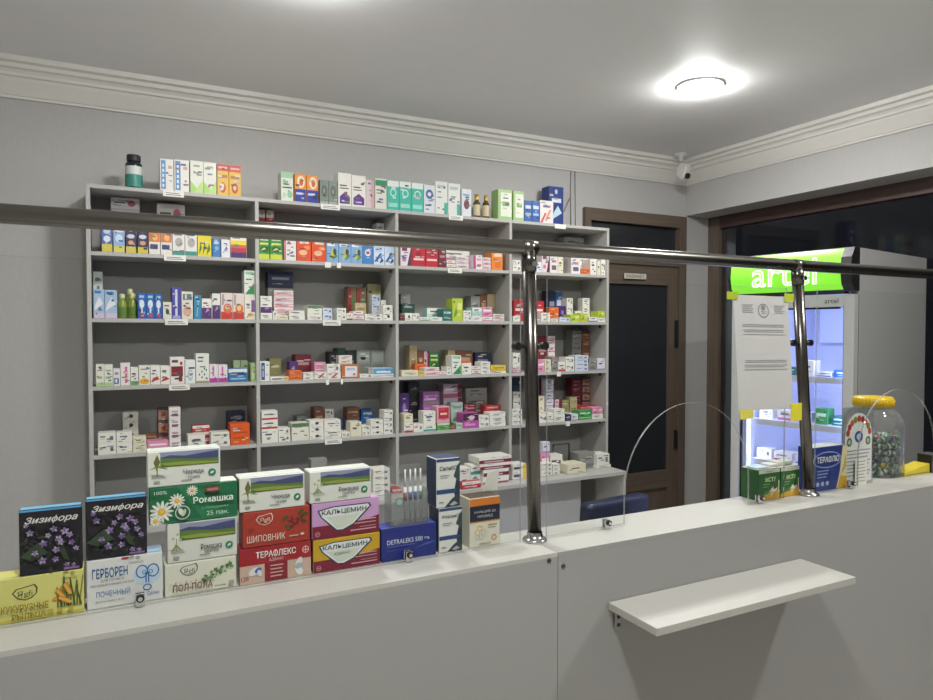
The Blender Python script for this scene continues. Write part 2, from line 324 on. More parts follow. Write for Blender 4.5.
# style: description, base colour, marks on the front (x0, y0, x1, y1, colour[, shape])
ST = {
 'w':  ('white medicine box', W_, [tx(.2, .75, .55, .12), tx(.3, .6, .3, .08)]),
 'w2': ('white box with a small grey print', W_, [tx(.1, .5, .6, .12), (.68, .3, .86, .7, '6b6c70')]),
 'wd': ('white box with a dark dot', W_, [(.4, .3, .68, .75, '3c3d42', 'o'), tx(.1, .3, .2)]),
 'wrd': ('white box with a dark red front edge', W_, [(0, 0, 1, .55, '7a2434'), (.15, .15, .75, .35, 'd0b0b4')]),
 'wr': ('white box with a red strip', W_, [(0, 0, 1, .2, 'b5303a'), tx(.15, .8, .55, .12)]),
 'wrs': ('white box with a red-brown leaf swoosh', W_, [(0, .12, 1, .42, 'b63a34', 't'), tx(.2, .7, .7)]),
 'wb': ('white box with a blue strip', W_, [(0, .0, 1, .22, '3d6bb0'), tx(.15, .7, .6, .12)]),
 'wg': ('white box with a green strip', W_, [(0, .0, 1, .24, '66a056'), tx(.15, .8, .6, .1)]),
 'wp': ('white box with a pink strip', W_, [(0, 0, 1, .25, 'd26f9d'), tx(.2, .8, .6, .12)]),
 'wo': ('white box with an orange strip', W_, [(0, 0, 1, .3, 'd9793a'), tx(.2, .7, .6, .12)]),
 'wt': ('white box with a teal strip', W_, [(0, 0, 1, .3, '3aa39a'), tx(.2, .7, .6, .12)]),
 'lw': ('pale lavender-white box', 'd9d6e2', [tx(.2, .7, .5, .14), (0, 0, 1, .12, '8d86b4')]),
 'lb': ('pale blue-white box', 'cfd6e6', [tx(.15, .6, .55, .12), (.7, .25, .9, .7, '5a78b2')]),
 'cr': ('cream coloured box', 'ddd6bb', [tx(.2, .7, .5, .12)]),
 'gy': ('dull grey box', '8b8b87', [tx(.2, .8, .6), (.1, .1, .9, .3, '737470')]),
 'gg': ('clear grey-green plastic pack', '8f9890', [(.1, .08, .9, .45, '7c857e'), (.1, .55, .9, .92, 'a2aaa3')]),
 'bk': ('black box', '2b2c30', [(.2, .5, .8, .62, '8d8d90')]),
 'nv': ('navy blue box', '2b3150', [(.15, .5, .85, .66, '8c93ad'), (.15, .2, .6, .28, '6c7390')]),
 'bl': ('bright blue box', '2d66a8', [(.15, .55, .85, .75, 'd5dde6'), (.2, .2, .6, .3, '9cb8d8')]),
 'blr': ('blue box with a round white badge', '3f7fc0', [(.2, .45, .8, .85, 'dfe6ea', 'o'), (.3, .55, .7, .75, 'c04a55', 'o')]),
 'te': ('dark teal box', '2c6b66', [(.1, .6, .9, .75, 'd0dcd6'), (.1, .2, .6, .3, '9cc0b8')]),
 'tel': ('pale teal and white box', 'a9d3ca', [(0, .55, 1, 1, W_), tx(.2, .8, .7, .1)]),
 'rd': ('red box', 'b3262f', [(.15, .5, .85, .62, 'ecdad6'), (.15, .25, .6, .32, 'd9a6a4')]),
 'rdw': ('red and white box', 'b9303a', [(0, .55, 1, 1, W_), (.15, .18, .8, .3, 'e8cfcc'), tx(.2, .7, .72)]),
 'dr': ('dark red box', '6f2230', [(.15, .55, .85, .68, 'b08890')]),
 'mr': ('maroon and pink box', '7a2a48', [(0, 0, .65, 1, 'd8b6c4'), (.1, .5, .5, .65, '7a2a48')]),
 'pk': ('pink box', 'd78fae', [(.1, .55, .9, .75, 'f0e2e8'), (.1, .2, .6, .3, 'a83b6c')]),
 'mg': ('magenta box', 'a83a86', [(.1, .55, .9, .72, 'eccde0'), (.1, .2, .9, .3, 'd487b8')]),
 'pu': ('purple box', '4f2f74', [(.15, .2, .85, .32, 'd9cfe4'), (.3, .45, .7, .75, '8f78ad', 'o')]),
 'puw': ('white box with a purple base', W_, [(0, 0, 1, .55, '52336f'), (.35, .3, .8, .55, 'c78ac0', 't'), tx(.15, .7, .75)]),
 'or': ('orange box', 'd96a2b', [(.15, .5, .85, .6, 'a84a1c'), (.15, .25, .6, .33, 'a84a1c')]),
 'orw': ('orange box framed round a white panel', 'b8683c', [(.2, .1, .9, .9, 'd9dade'), (.3, .6, .75, .75, '8d9cc0'), (.65, .2, .8, .35, 'b06a50')]),
 'ye': ('yellow box', 'd8b93c', [(.15, .5, .85, .66, '8c6a2a')]),
 'yw': ('white box with a yellow end', W_, [(.75, 0, 1, 1, 'e2c04a'), (.08, .3, .62, .65, '4c4d55')]),
 'yg': ('yellow-green box', 'b5c63a', [(.1, .1, .5, .6, '5c9a2f', 't'), (.5, .5, .9, .8, 'e0e08a')]),
 'gr': ('green box', '3f9650', [(.1, .5, .9, .72, 'd2e6d0'), (.1, .15, .6, .3, '2a7040')]),
 'grw': ('green and white box', '58a062', [(0, .5, 1, 1, W_), tx(.15, .8, .68, .1)]),
 'dg': ('dark green box', '27463a', [(.15, .55, .8, .7, '9db0a4')]),
 'ol': ('olive box', '8c8758', [(.15, .55, .8, .68, 'c9c49a')]),
 'br': ('brown box', '7d4f35', [(.15, .55, .85, .7, 'b99a7d')]),
 'be': ('beige box', 'b3a37e', [(.15, .2, .85, .5, '8d7a55')]),
 'rg': ('brown box with a red and green print', '7d6248', [(0, 0, .35, 1, '9a3030'), (.45, .2, .9, .7, '5c7a4a')]),
 # the better seen ones
 'vit': ('white carton with vertical blue lettering', W_, [(.06, .04, .42, .96, '4b8cc4'), (.16, .1, .3, .2, W_), (.16, .26, .3, .36, W_), (.16, .42, .3, .52, W_), (.16, .58, .3, .68, W_), (.16, .74, .3, .84, W_), (.6, .7, .9, .8, 'c9a49a')]),
 'leaf': ('white carton with a light green corner', 'dfe0d2', [(0, .02, .75, .38, '9fcf5e', 'T'), (.3, .02, .98, .42, 'b5d97c', 'U'), (.25, .82, .75, .88, '9a9c8c'), (.3, .6, .7, .66, '9a9c8c')]),
 'ryl': ('yellow carton with a red top', 'e0b23a', [(0, .78, 1, 1, 'c53b3a'), (.1, .86, .9, .92, 'e8a9a0'), (.12, .56, .88, .66, 'a66a20'), (.2, .08, .75, .42, 'b5432e', 'o'), (.34, .18, .6, .34, 'e0c9a0', 'o')]),
 'gpat': ('white carton with a pale green pattern', 'd6dccd', [(0, .8, 1, 1, '9cc4a4'), (.1, .55, .4, .75, '7fb58a', 'o'), (.5, .1, .95, .35, '8fbf98', 'o'), (.08, .1, .4, .3, 'b5d2b5', 'o'), tx(.1, .9, .44, .05)]),
 'orbl': ('carton orange above and blue below', 'e0903c', [(0, 0, 1, .46, '2c3f9a'), (.2, .5, .9, .95, 'ecd9ba', 'o'), (.4, .58, .75, .85, 'c9602c', 'o'), (.1, .26, .7, .34, 'c6cbe6')]),
 'gyg': ('small grey-green carton', '7d8a80', [(.15, .3, .85, .8, '5d6b62', 'o'), (.35, .45, .6, .65, 'b08a8a', 'o'), (0, 0, 1, .12, '9ea79c')]),
 'purh': ('white carton with a purple house shape', W_, [(.1, .06, .9, .28, '5c3586'), (.1, .28, .9, .42, '5c3586', 'A'), (.25, .12, .7, .17, 'cdbde0'), tx(.1, .7, .6, .04), tx(.1, .8, .52, .03)]),
 'pkw': ('pinkish white carton', 'd3c3c3', [(.6, 0, 1, 1, 'c9a5a8')]),
 'gtop': ('white carton with a dark green top', 'd9d8cd', [(0, .76, 1, .95, '2f8a62'), tx(.1, .8, .6, .04), tx(.1, .6, .5, .03), tx(.1, .8, .2, .03)]),
 'teal': ('teal carton with a white top', '3db5a0', [(0, .8, 1, 1, 'dfe6e0'), (.22, .45, .8, .74, 'b5e0d6', 'o'), (.32, .5, .7, .69, '3db5a0', 'o'), (.1, .1, .9, .24, '8fd8c8')]),
 'bdot': ('white carton with a blue round emblem', 'd6dade', [(.15, .5, .85, .85, '3f5f9f', 'o'), (.32, .6, .68, .75, 'd6dade', 'o'), tx(.1, .8, .25, .05)]),
 'tcor': ('white carton with a teal lower corner', 'dcdfda', [(.72, 0, 1, .36, '3aa892'), (.1, .8, .8, .9, 'b8bcc0'), tx(.15, .55, .5, .03)]),
 'mdot': ('white carton with a maroon round spot', 'd5dbe0', [(.18, .25, .8, .62, '6a2a3c', 'o'), (.1, .75, .8, .82, '7aa0c0')]),
 'gfr': ('tall white carton framed in green', '9dbf7c', [(.18, .1, .95, .9, 'dfe3d2'), (.3, .45, .8, .6, '6fa050'), tx(.35, .75, .7, .04)]),
 'bbx': ('short blue carton with pale lettering', '2f5ea6', [(.12, .62, .88, .78, 'c7d5e8'), (.12, .3, .88, .42, '9fb8d8')]),
 'rdia': ('white carton with red diagonal stripes', 'e0d8d3', [(.0, .0, .5, .45, 'c9564e', 'd'), (.35, .1, .85, .6, 'd98a80', 'd'), (.2, .7, .8, .8, 'c07a78')]),
 'btall': ('tall dark blue carton with a white wave', '2a3f86', [(.2, .2, .9, .55, 'c5e0e8', 't'), (.2, .62, .85, .72, 'e0e6f0'), (.4, .82, .6, .94, 'c5d0e8', 'o')]),
 'pcirc': ('white box with a pink circle', 'e4dfdc', [(.58, .25, .86, .8, 'd0557c', 'o'), (.1, .5, .5, .6, '4d4d52')]),
 'pside': ('magenta and white box', 'e0d6dc', [(0, .0, 1, .5, 'a8388c')]),
 'sun': ('blue and white carton with a yellow base', '4b6cb4', [(0, 0, 1, .24, 'd6c63c'), (.15, .3, .85, .5, 'dfe4ea', 'o'), (.15, .55, .85, .72, 'c5d2ea', 'o'), (.1, .78, .9, .92, 'e4e6ea')]),
 'sunl': ('pale blue carton with a yellow base', '8fb0dc', [(0, 0, 1, .2, 'd6d05a'), (.15, .3, .85, .55, 'cfe0f0', 'o'), (.1, .62, .9, .75, 'e8ecf0'), (.1, .84, .9, .95, '4b6cb4')]),
 'nvo': ('dark navy carton with white drops', '322c50', [(0, 0, 1, .2, 'd0c24a'), (.2, .26, .8, .4, 'd9a070', 'o'), (.12, .46, .88, .6, 'd5d6e2', 'o'), (.2, .68, .8, .8, 'e4e4ec', 'o'), (.25, .86, .75, .96, 'c8c9d6', 'o')]),
 'dvit': ('white carton with an orange top', 'e2ddd4', [(0, .5, 1, .95, 'd27a38'), (.3, .55, .8, .82, 'ecb672', 'o'), (.1, .2, .8, .4, '2c3a6e')]),
 'oval': ('white carton with a grey oval and teal base', 'dedfda', [(0, 0, 1, .18, '3f8f80'), (.2, .35, .85, .75, 'a9a6a0', 'o'), tx(.15, .85, .84, .05)]),
 'lem': ('yellow carton with green leaves', 'e0cf2e', [(.08, .05, .3, .5, '4a7a2c', 't'), (.35, .05, .6, .55, '5a8a34', 't'), (.65, .05, .95, .45, '4a7a2c', 't'), (.2, .75, .9, .9, '5c6a30')]),
 'bsm': ('small blue carton', '3a76b4', [(.2, .7, .8, .85, 'b5d0e4'), (.3, .35, .8, .6, '7fb0d8', 'o')]),
 'wsm': ('small white carton with a blue mark', 'e2e1e4', [(.3, .3, .8, .65, '6c7ab8', 't'), tx(.3, .7, .75, .06)]),
 'rain': ('carton striped yellow, red and purple', 'e2e2dc', [(0, 0, 1, .2, '4d2a66'), (0, .2, 1, .36, 'b5304c'), (0, .36, 1, .48, 'd9603a'), (0, .48, 1, .64, 'e6cf3a'), (.1, .7, .6, .92, '8f9498')]),
 'grn': ('green carton with a yellow-green base', '3a8a3c', [(0, 0, 1, .22, 'c2cf40'), (.1, .3, .9, .55, '2a5c2a', 'o'), (.2, .36, .7, .5, 'c6d070', 't'), (.1, .62, .9, .7, 'd6da5a'), (.12, .8, .88, .9, 'd0e4c8')]),
 'wsl': ('white carton with a red edge and small print', 'e0dcd8', [(0, 0, .12, 1, 'c94a40'), tx(.3, .5, .7, .05), tx(.6, .8, .5, .05), tx(.5, .9, .15, .05)]),
 'orr': ('orange-red carton with a pale print', 'd6502a', [(.15, .25, .75, .5, 'eab48a', 'o'), (.2, .78, .85, .88, 'ead0c4'), (.5, .5, .95, .7, 'ea8a50', 'o')]),
 'tou': ('pale blue carton with a green and yellow bird', '7fa8d0', [(.25, .05, .7, .7, 'c2c048', 't'), (.5, .1, .95, .45, '5c8a4a', 't'), (.05, .75, .7, .9, 'dfe8f0'), (.55, .35, .85, .65, '3c4a40', 'o')]),
 'crv': ('white carton with dark blue curves', 'c8d6e6', [(.0, .12, .8, .5, '2c5a9c', 'd'), (.55, .03, .95, .3, '24447c', 't'), (.12, .55, .85, .8, 'b0c8e0'), (.5, .3, 1, .45, '4a86c4', 'd')]),
 'wdp': ('white carton with a dark purple edge', 'e0d5d8', [(.6, 0, 1, 1, '5c2440', 'U'), (.1, .7, .6, .9, '7a3450'), (.15, .2, .5, .4, 'c07a8a')]),
 'redb': ('glossy red carton', 'b81f30', [(.1, .3, .9, .4, 'eac9c8'), (.3, .5, .7, .75, '9a1426', 'o')]),
 'rst': ('white box with pink-red bands', 'e4dcdc', [(0, .12, 1, .32, 'd48a94'), (0, .62, 1, .74, 'd48a94'), tx(.1, .8, .44, .1)]),
 'pst': ('white box with a magenta edge', 'e4dade', [(0, 0, .28, 1, 'b0457c'), (.4, .2, .9, .36, 'cc6a72'), (.4, .6, .9, .8, 'cfa0b0')]),
 'ob': ('orange carton with a pale band', 'e0852e', [(.2, .7, .9, .9, 'e8c8a0'), (.3, .1, .8, .6, 'd9701e')]),
 'bwt': ('pale blue and white carton with a slanting band', 'a3bcd8', [(0, .25, .9, .75, 'e2e4ea', 't'), (0, 0, 1, .18, 'd2c0d6'), (.1, .86, .7, .95, '3b6ea8')]),
 'bgw': ('white carton with a green and blue print', 'e0e2e0', [(.2, .3, .9, .65, '4f9a80', 't'), (.5, .0, 1, .35, '4760a8'), tx(.2, .7, .8, .06)]),
 'cup': ('blue carton with a white drop', '2560ac', [(.18, .4, .82, .75, 'dbe4ee', 'o'), (.2, .82, .8, .92, '9fc0e0'), (.3, .05, .75, .2, 'b54a6c'), (.4, .22, .6, .4, 'dbe4ee')]),
 'smk': ('small white carton with a dark emblem', 'ddd9d0', [(.3, .25, .75, .6, '4a4a50', 'o'), tx(.1, .8, .75, .08)]),
 'pul': ('purple-blue slim carton', '4a4a9e', [(.35, .1, .62, .95, 'd5d6e6'), (.05, 0, .95, .1, 'a0a2d0')]),
 'pch': ('white carton with a peach print', 'dfd9d0', [(.1, .08, .9, .48, 'd9a892', 'o'), (.1, .7, .9, .92, '6d7c74'), (.3, .74, .45, .9, 'dfd9d0')]),
 'tbl': ('slim teal-blue carton', '3a8ab0', [(.3, .1, .7, .7, '8fd0dc', 'd'), (.2, .8, .8, .92, '24507c')]),
 'rgr': ('white carton shading to a red base', 'e0cfc9', [(0, 0, 1, .28, 'c23f36'), (.2, .2, .95, .6, 'd96a4c', 'o'), (.35, .32, .75, .55, 'e8c47a', 'o'), (.08, .55, .26, .95, 'a89a98')]),
 'gtri': ('white carton with a green triangle', 'dfe2d8', [(.05, .02, .98, .5, '3a8a4a', 'U'), (.1, .85, .9, .97, '8cc0a0'), tx(.15, .8, .62, .05)]),
 'worg': ('white carton with orange and purple corners', 'e2ddcf', [(.65, .3, 1, .8, '7a5a94'), (.1, .05, 1, .28, 'e0a850', 't'), tx(.15, .55, .6, .05)]),
 'gba': ('white carton with a light green base', 'dfdfd4', [(0, 0, 1, .16, 'a9cc84'), (.15, .35, .8, .45, '8cb070'), (.15, .7, .85, .76, '9a9a90')]),
 'vbl': ('slim white carton with blue lettering', 'dcdfe4', [(.1, .1, .85, .45, '3a62a4'), (.25, .16, .6, .38, 'dcdfe4'), (.2, .65, .8, .8, 'c07a80')]),
 'vpk': ('white carton with vertical pink lettering', 'e4dddc', [(.45, .1, .72, .85, 'd2708a'), (.5, .3, .66, .36, 'e4dddc'), (.5, .55, .66, .61, 'e4dddc')]),
 'lml': ('white carton with an orange lemon', 'e2dfd2', [(.05, .02, .95, .34, 'e0a226', 'o'), tx(.15, .8, .8, .05)]),
 'mar': ('white carton with a maroon figure', 'e2ddd8', [(.05, .28, .9, .66, '7f2430'), (.6, .08, .85, .3, '7f2430'), (.1, .8, .55, .9, '55484a'), (.68, .7, .88, .84, 'b8303a', 'o')]),
 'swn': ('white carton with a pale grey swirl', 'dfe2e2', [(.2, .1, .8, .6, 'b8c2c6', 'o'), (.35, .25, .75, .5, 'dfe2e2', 'o'), (.4, .62, .95, .7, '50565c')]),
 'dots': ('white carton dotted dark teal', 'e0e0d6', [(.2, .25, .3, .33, '2a5c64', 'o'), (.4, .35, .5, .43, '2a5c64', 'o'), (.4, .15, .5, .23, '2a5c64', 'o'), (.6, .25, .7, .33, '2a5c64', 'o'), (.75, .4, .85, .48, '2a5c64', 'o'), (.75, .12, .85, .2, '2a5c64', 'o'), (.6, .45, .7, .53, '2a5c64', 'o'), (0, 0, 1, .07, '9a9478'), tx(.15, .7, .85, .05)]),
 'vmg': ('white carton with magenta foot and lettering', 'e0d6dc', [(0, 0, 1, .25, 'b8409c'), (.35, .35, .55, .92, 'cc6ea4')]),
 'bwav': ('blue carton with white wave lettering', '3a70ac', [(0, .72, 1, 1, 'd5dde2'), (.15, .55, .85, .75, '2a4a7c'), (.1, .18, .9, .3, '8cc4d4')]),
 'gjar': ('pale green carton', '9fb583', [(.2, .2, .8, .6, 'c2d2a8', 'o')]),
 'wnv': ('white carton with a navy side stripe', 'e2e2de', [(.08, .05, .48, .95, '2c4484'), (.2, .2, .36, .8, 'b0bcd6'), tx(.65, .9, .8, .05)]),
 'lfr': ('white box with a red leaf', 'e2dcd4', [(.25, .15, .85, .85, 'b8343a', 'd'), tx(.05, .3, .7, .1)]),
 'skb': ('white box with a light blue upper band', 'dfe0e4', [(0, .35, 1, 1, '4f9cc8'), (.15, .5, .85, .72, 'e8eef2'), (0, .1, 1, .18, 'd48a94')]),
 'ger': ('white box with a dark green edge', 'dedccf', [(0, .78, 1, 1, '4f7a4c'), tx(.5, .8, .5, .06)]),
 'orp': ('bright orange box', 'd9591c', [(.12, .55, .88, .62, 'b0440f'), (.12, .3, .8, .36, 'b0440f'), (.12, .75, .6, .8, 'b0440f')]),
 'ord': ('dark box with an orange label', '4a4644', [(.05, .12, .95, .88, 'b58872'), (.3, .3, .75, .7, '9a4a34')]),
 'wpr': ('white box with pink print', 'e2dada', [(.2, .55, .8, .7, 'c08a94'), (.2, .15, .8, .4, '66605f')]),
 'pgt': ('purple and green box', '8f5a96', [(0, 0, 1, .16, '6f8a4c'), (.05, .3, .8, .5, 'd4a0d4'), (.05, .62, .9, .74, 'c489c4')]),
 'rpb': ('box with a red square on pink', 'd8a0b0', [(.1, .25, .95, .95, 'b82a30'), (.25, .5, .8, .62, 'eac4c0')]),
 'grp': ('bright green box', '5aa048', [(0, .75, 1, 1, 'c8dcc0'), (.2, .2, .7, .4, '3c7c34')]),
 'mgd': ('dark purple and magenta box', 'b04a9a', [(0, .5, 1, 1, '4a2038'), (.35, .55, .75, .85, 'e0c0d8', 'o'), (.1, .15, .8, .3, 'd890c4')]),
 'gwp': ('pale grey-green box', 'a9beb0', [(.15, .5, .85, .7, '7a9486'), (.1, .15, .6, .25, 'd6dfd8')]),
 'pmp': ('pink, white and maroon box', 'd5bcc8', [(.78, 0, 1, 1, '7a2a40'), (.1, .55, .7, .75, 'f0e8ec'), (0, .0, .78, .3, 'b5647c')]),
}
ORD = ['', 'first', 'second', 'third', 'fourth', 'fifth', 'sixth', 'seventh', 'eighth', 'ninth', 'tenth', 'eleventh', 'twelfth', 'thirteenth', 'fourteenth', 'fifteenth', 'sixteenth', 'seventeenth', 'eighteenth', 'nineteenth', 'twentieth', 'twenty-first', 'twenty-second', 'twenty-third', 'twenty-fourth', 'twenty-fifth']
RG = random.Random(3)
NBOX = [0]
def carton(sty, x0, x1, yf, z0, z1, depth, label, group, name='medicine_box', yaw=0, cat='box', parent=None):
    desc, base, marks = ST[sty]
    w = x1-x0; h = z1-z0; b = MB(); m = mat(base, .45, 0, .02)
    c = .0012
    b.box(-w/2, w/2, 0, depth, 0, h, m, c)
    # tuck flap seam on the top, printed panels on the front
    b.box(-w/2+.003, w/2-.003, .002, .0032, h, h+.0003, mat('8f8d88'))
    k = 0
    for q in marks:
        xa, za, xb, zb = [q[i]*(w-2*c if i % 2 == 0 else h-2*c)+(-w/2+c if i % 2 == 0 else c) for i in range(4)]
        k += 1; y = -.0002-.00012*k; mm = mat(q[4], .45, 0, .02); s = q[5] if len(q) > 5 else 'r'
        if q[4] == INK:
            wob = (xb-xa)*.25*RG.random(); xb -= wob
        cx, cz = (xa+xb)/2, (za+zb)/2
        if s == 'o': P_ = ell(cx, cz, (xb-xa)/2, (zb-za)/2, 16)
        elif s == 't': P_ = [(xa, za), (xb, cz), (xa+(xb-xa)*.6, zb), (xa+(xb-xa)*.2, cz)]
        elif s == 'T': P_ = [(xa, za), (xb, za), (xa, zb)]
        elif s == 'U': P_ = [(xa, za), (xb, za), (xb, zb)]
        elif s == 'A': P_ = [(xa, za), (xb, za), (cx, zb)]
        elif s == 'd': P_ = [(xa, za), (xa+(xb-xa)*.35, za), (xb, zb), (xb-(xb-xa)*.3, zb)]
        else: P_ = [(xa, za), (xb, za), (xb, zb), (xa, zb)]
        b.face([(p[0], y, p[1]) for p in P_], mm)
    y = -.0002-.00012*(k+1)
    lum = sum(int(base[i:i+2], 16) for i in (0, 2, 4))
    for _ in range(RG.randint(3, 5)):
        cw = w*RG.uniform(.12, .42); ch = max(.0012, h*RG.uniform(.03, .07)); cx = RG.uniform(-w/2+.002, w/2-cw-.002); cz = RG.uniform(.1, .88)*h
        b.face([(cx, y, cz), (cx+cw, y, cz), (cx+cw, y, cz+ch), (cx, y, cz+ch)], mat(RG.choice([INK, INK, '8f5560', '5566a0', '7d7f84', '5f8a6a'] if lum > 480 else ['d5d3cc', 'c9c2b4', '2c2c34', 'a5a4a8']), .45, 0, .02))
    o = b.build(name, parent, ((x0+x1)/2, yf, z0), yaw, fix=False)
    tag(o, label, cat, group); NBOX[0] += 1
    return o
CELLS = {}
def cell(r, c): return CELLS.setdefault((r, c), [])
DY = {'F': (.014, .084), 'M': (.102, .06), 'R': (.168, .082)}
def A(r, c, s):
    """s: lines 'u0 u1 vtop style[+style2...] [n] [layer]'; several styles are a pile, bottom first; v tops of a mixed pile comma separated"""
    for ln in s.strip().splitlines():
        p = ln.split()
        if not p: continue
        u0, u1 = float(p[0]), float(p[1]); vs = [float(x) for x in p[2].split(',')]; sty = p[3].split('+'); n = 1; lay = 'F'
        for x in p[4:]:
            if x.isdigit(): n = int(x)
            else: lay = x
        cell(r, c).append([u0, u1, vs, sty, n, lay])
exec_cells = True
A(0, 0, '''161.5 175 159 vit
175.7 190.5 160 vit
191.6 204.4 161 leaf
204.7 217.6 162.5 leaf
218.4 229.8 164 ryl
230.2 242 165.5 ryl''')
A(0, 1, '''282 294 172 gpat
295.5 306.8 174 orbl
307.4 319 175.5 orbl
320.6 329.2 180 gyg
329.6 338 181 gyg
338.8 351.8 173 purh
352.3 366.2 175.5 purh
366.5 374.8 180 pkw
375.6 387 178.5 gtop''')
A(0, 2, '''387.6 399.2 180.5 teal
399.6 411.3 181.5 teal
411.7 423.6 183 teal
424.2 435 185 bdot
435.6 447.7 181.5 tcor
448.4 460.3 183.5 tcor
462 471.3 189 mdot''')
A(0, 3, '''498 512 189.5 gfr
513.2 523.8 191 gfr
524.3 531.6 200.5 bbx
532 539.3 201 bbx
539.8 553 200.5 rdia
548.5 563 186.5 btall R''')
A(1, 0, '''102.4 113.2 219 sun
114.2 125.4 219.5 sunl
126.4 137 221.5 nvo
138.2 148.8 222 nvo
149.6 160.8 229.5 dvit
161.3 172.7 230 dvit
173.2 185.3 231.5 oval
185.8 197.6 232 oval
198.2 212 227.5 lem
212.8 221 238.5 bsm
221.8 230.4 239.5 wsm
231 247 230.5 rain
112 141 194.5 pcirc 5 R
158 186 225.5,204 pside+pcirc R''')
A(1, 1, '''258.6 270 235.5 grn
270.5 282.8 236 grn
284.6 296.4 235 wsl
297 311.3 238.5 orr
312 326.2 239.5 orr
326.8 338.7 240.5 tou
339.1 351 241 tou
351.4 362.6 241.5 tou
363 373 246.5 blr
374 384.5 242 crv
385 395 242.5 crv
258.6 266.3 209.5 rdw 3 R
266.8 274.7 210 rdw 3 R
376.6 395 223.5 w 4 R''')
A(1, 2, '''400.8 411.6 244.5 wdp
412.3 425.4 246 redb
425.8 438.2 247 redb
438.6 446.2 249.5 dr
446.8 455.8 260 wr 2
456.4 469 256.5 rst 3
473.2 482.1 255 pst
482.6 491 257.5 rst 3
491.6 502.6 251 ob
440 470 250 wp 2 R''')
A(1, 3, '''512.5 521 260 w2 2
534 541.4 262 wsm
541.8 549.6 253.5 wdp
550 557.6 254 wpr
558 563.2 255 cr
571 580.3 257 wpr
581 589.8 268.5 or
590.2 596.4 259 w
597 600.4 261 cr
601 607 259.5 w2
564 584 237.5 gy 3 R
572 597 257 swn M''')
A(2, 0, '''93.4 104.4 289 bwt
105 117 290 bwt
137.6 145.9 293 cup
146.1 154.5 293.3 cup
154.7 162.2 293.7 cup
162.8 171.4 302 smk
171.8 181 287.5 pul
181.5 192.9 291.5 pch
194 201 295 tbl
201.6 211.6 298.5 puw
212 220.2 293.5 puw
220.8 232.6 292.8 rgr
233 244 293.4 rgr
244.4 255.6 295,270.5 worg+gtri
93.4 102.8 271.5 bgw R''')
A(2, 1, '''260.4 272.2 313,302,296 w+puw+w
272.8 277 311 w
277.4 288 315.5 cr
289 304.8 310.5 w 2
307.4 322.3 316.5,305.5 w2+ger
323 332 308 lb 2
336.8 346.2 308 w2 2
346.6 352.8 313 wr
353.3 363.8 311 wp 2
364.8 382.6 314 w2 2
383.2 393 305 wd 2
274 293.6 290.5 rst 5 M
268 293.5 288,271.6 gy+nv R
348 356.6 286.5 rg R
357 366.4 287.5 rg R
367.4 381 284 ol R
355 366.4 303 be 2 M
372 380.4 294.5 lb 3 M
381 386 300 w M''')
A(2, 2, '''399.8 404.4 315 dr
405 412.4 313 wd
412.8 419.4 313.2 w2
420 429 317 wg
429.5 442.4 317 w
443 452 308.5 te
452.4 462.8 298.5 yg
463.4 471.8 310.5 w2 2
472.3 482 316,307.5 w+tel
482.4 492.4 317,307 wp+pk
493 504.6 314 wr 3
427 442 308 tel M
402 415 303.8 dg 2 M
400.8 410.4 294 gy R
480.4 487 294.5 br R
487.4 495.4 294 be R
471 480 296 gy R''')
A(2, 3, '''513 520.5 316 w
535 540.6 319 wt
541.4 550.4 312.6 w 2
551 558.2 318.5 cr
559.6 570 317.5 lb
570.6 580 314.5 yg
580.5 588 313.5 yg
589 597.6 317 wb
598 605.6 318,311 w+yg
513.6 524.5 300 rd M
535.5 544 301 rd M
549 558.8 307 or M
559.4 565.5 306 pu M
567 573.2 298 w2 3 M
575.5 582 311 w 2 M
583 590 298 w 3 M
548.4 555.4 290.5 nv R
555.8 562.8 292 bl R''')
A(3, 0, '''94.8 102.8 364.4 gba
103.2 111.6 364.6 gba
112.2 119 368.6 vbl
119.4 129.2 363 vpk
129.6 137.4 367.5 wg
138 149 365.6 lml
149.5 159.1 365.4 wrs
159.5 169 365.7 wrs
169.4 183.8 357 mar
184.4 194.6 359.8 swn
195.2 208.4 353.6 dots
208.8 217.2 364.5 vmg
217.6 226.8 364.7 vmg
227.6 246.8 368.7 bwav
250 255.6 363 gjar
232.8 239.5 360.5 gjar M
240 247 360.5 gjar M''')
A(3, 1, '''259.8 269 361.5 wnv
269.8 288 376.8 yw
288.6 301.6 370.5 or 2
302.6 313.4 372.7 w 2
314 326.4 372 lfr
326.8 340.4 372,364.3 lfr+w2
341 358.8 364.6 orw
359.4 372.6 374.3 w2
373 393.6 368 skb
269 280.6 358.5 ol R
289 297 361.5 pu M
295 311 354.5 dr R
314 325.4 362 pk 3 M
329 336.4 351.6 bk R
336.8 345.4 348 dg R
346 355.2 350.4 bk R
338.4 352 355.4 w 5 M
356.6 370.4 349.8 gg R
371 384.4 350.2 gg R''')
A(3, 2, '''401.4 418 370.4 cr
418.4 424 371 ye
424.4 439.4 367.5 rst 2
439.8 446.2 371.6 wp
446.6 451.4 366.8 w 2
451.8 461.2 355.4 gtri
462 471.4 363,361 w+or
471.8 480.4 366.4 wr 2
480.8 490.6 361.8 w 3
491 506.4 371.2,365.2 w+ye
415.2 426.8 364 or 2 M
409.6 417.2 345.2 be R
417.8 423.2 350.6 br R
423.6 429.2 351 mr R
429.6 438.6 352.4 grn R
448 455.4 349.8 be R
456 472.6 350.6 br R
475.6 490.4 352.6 nv R''')
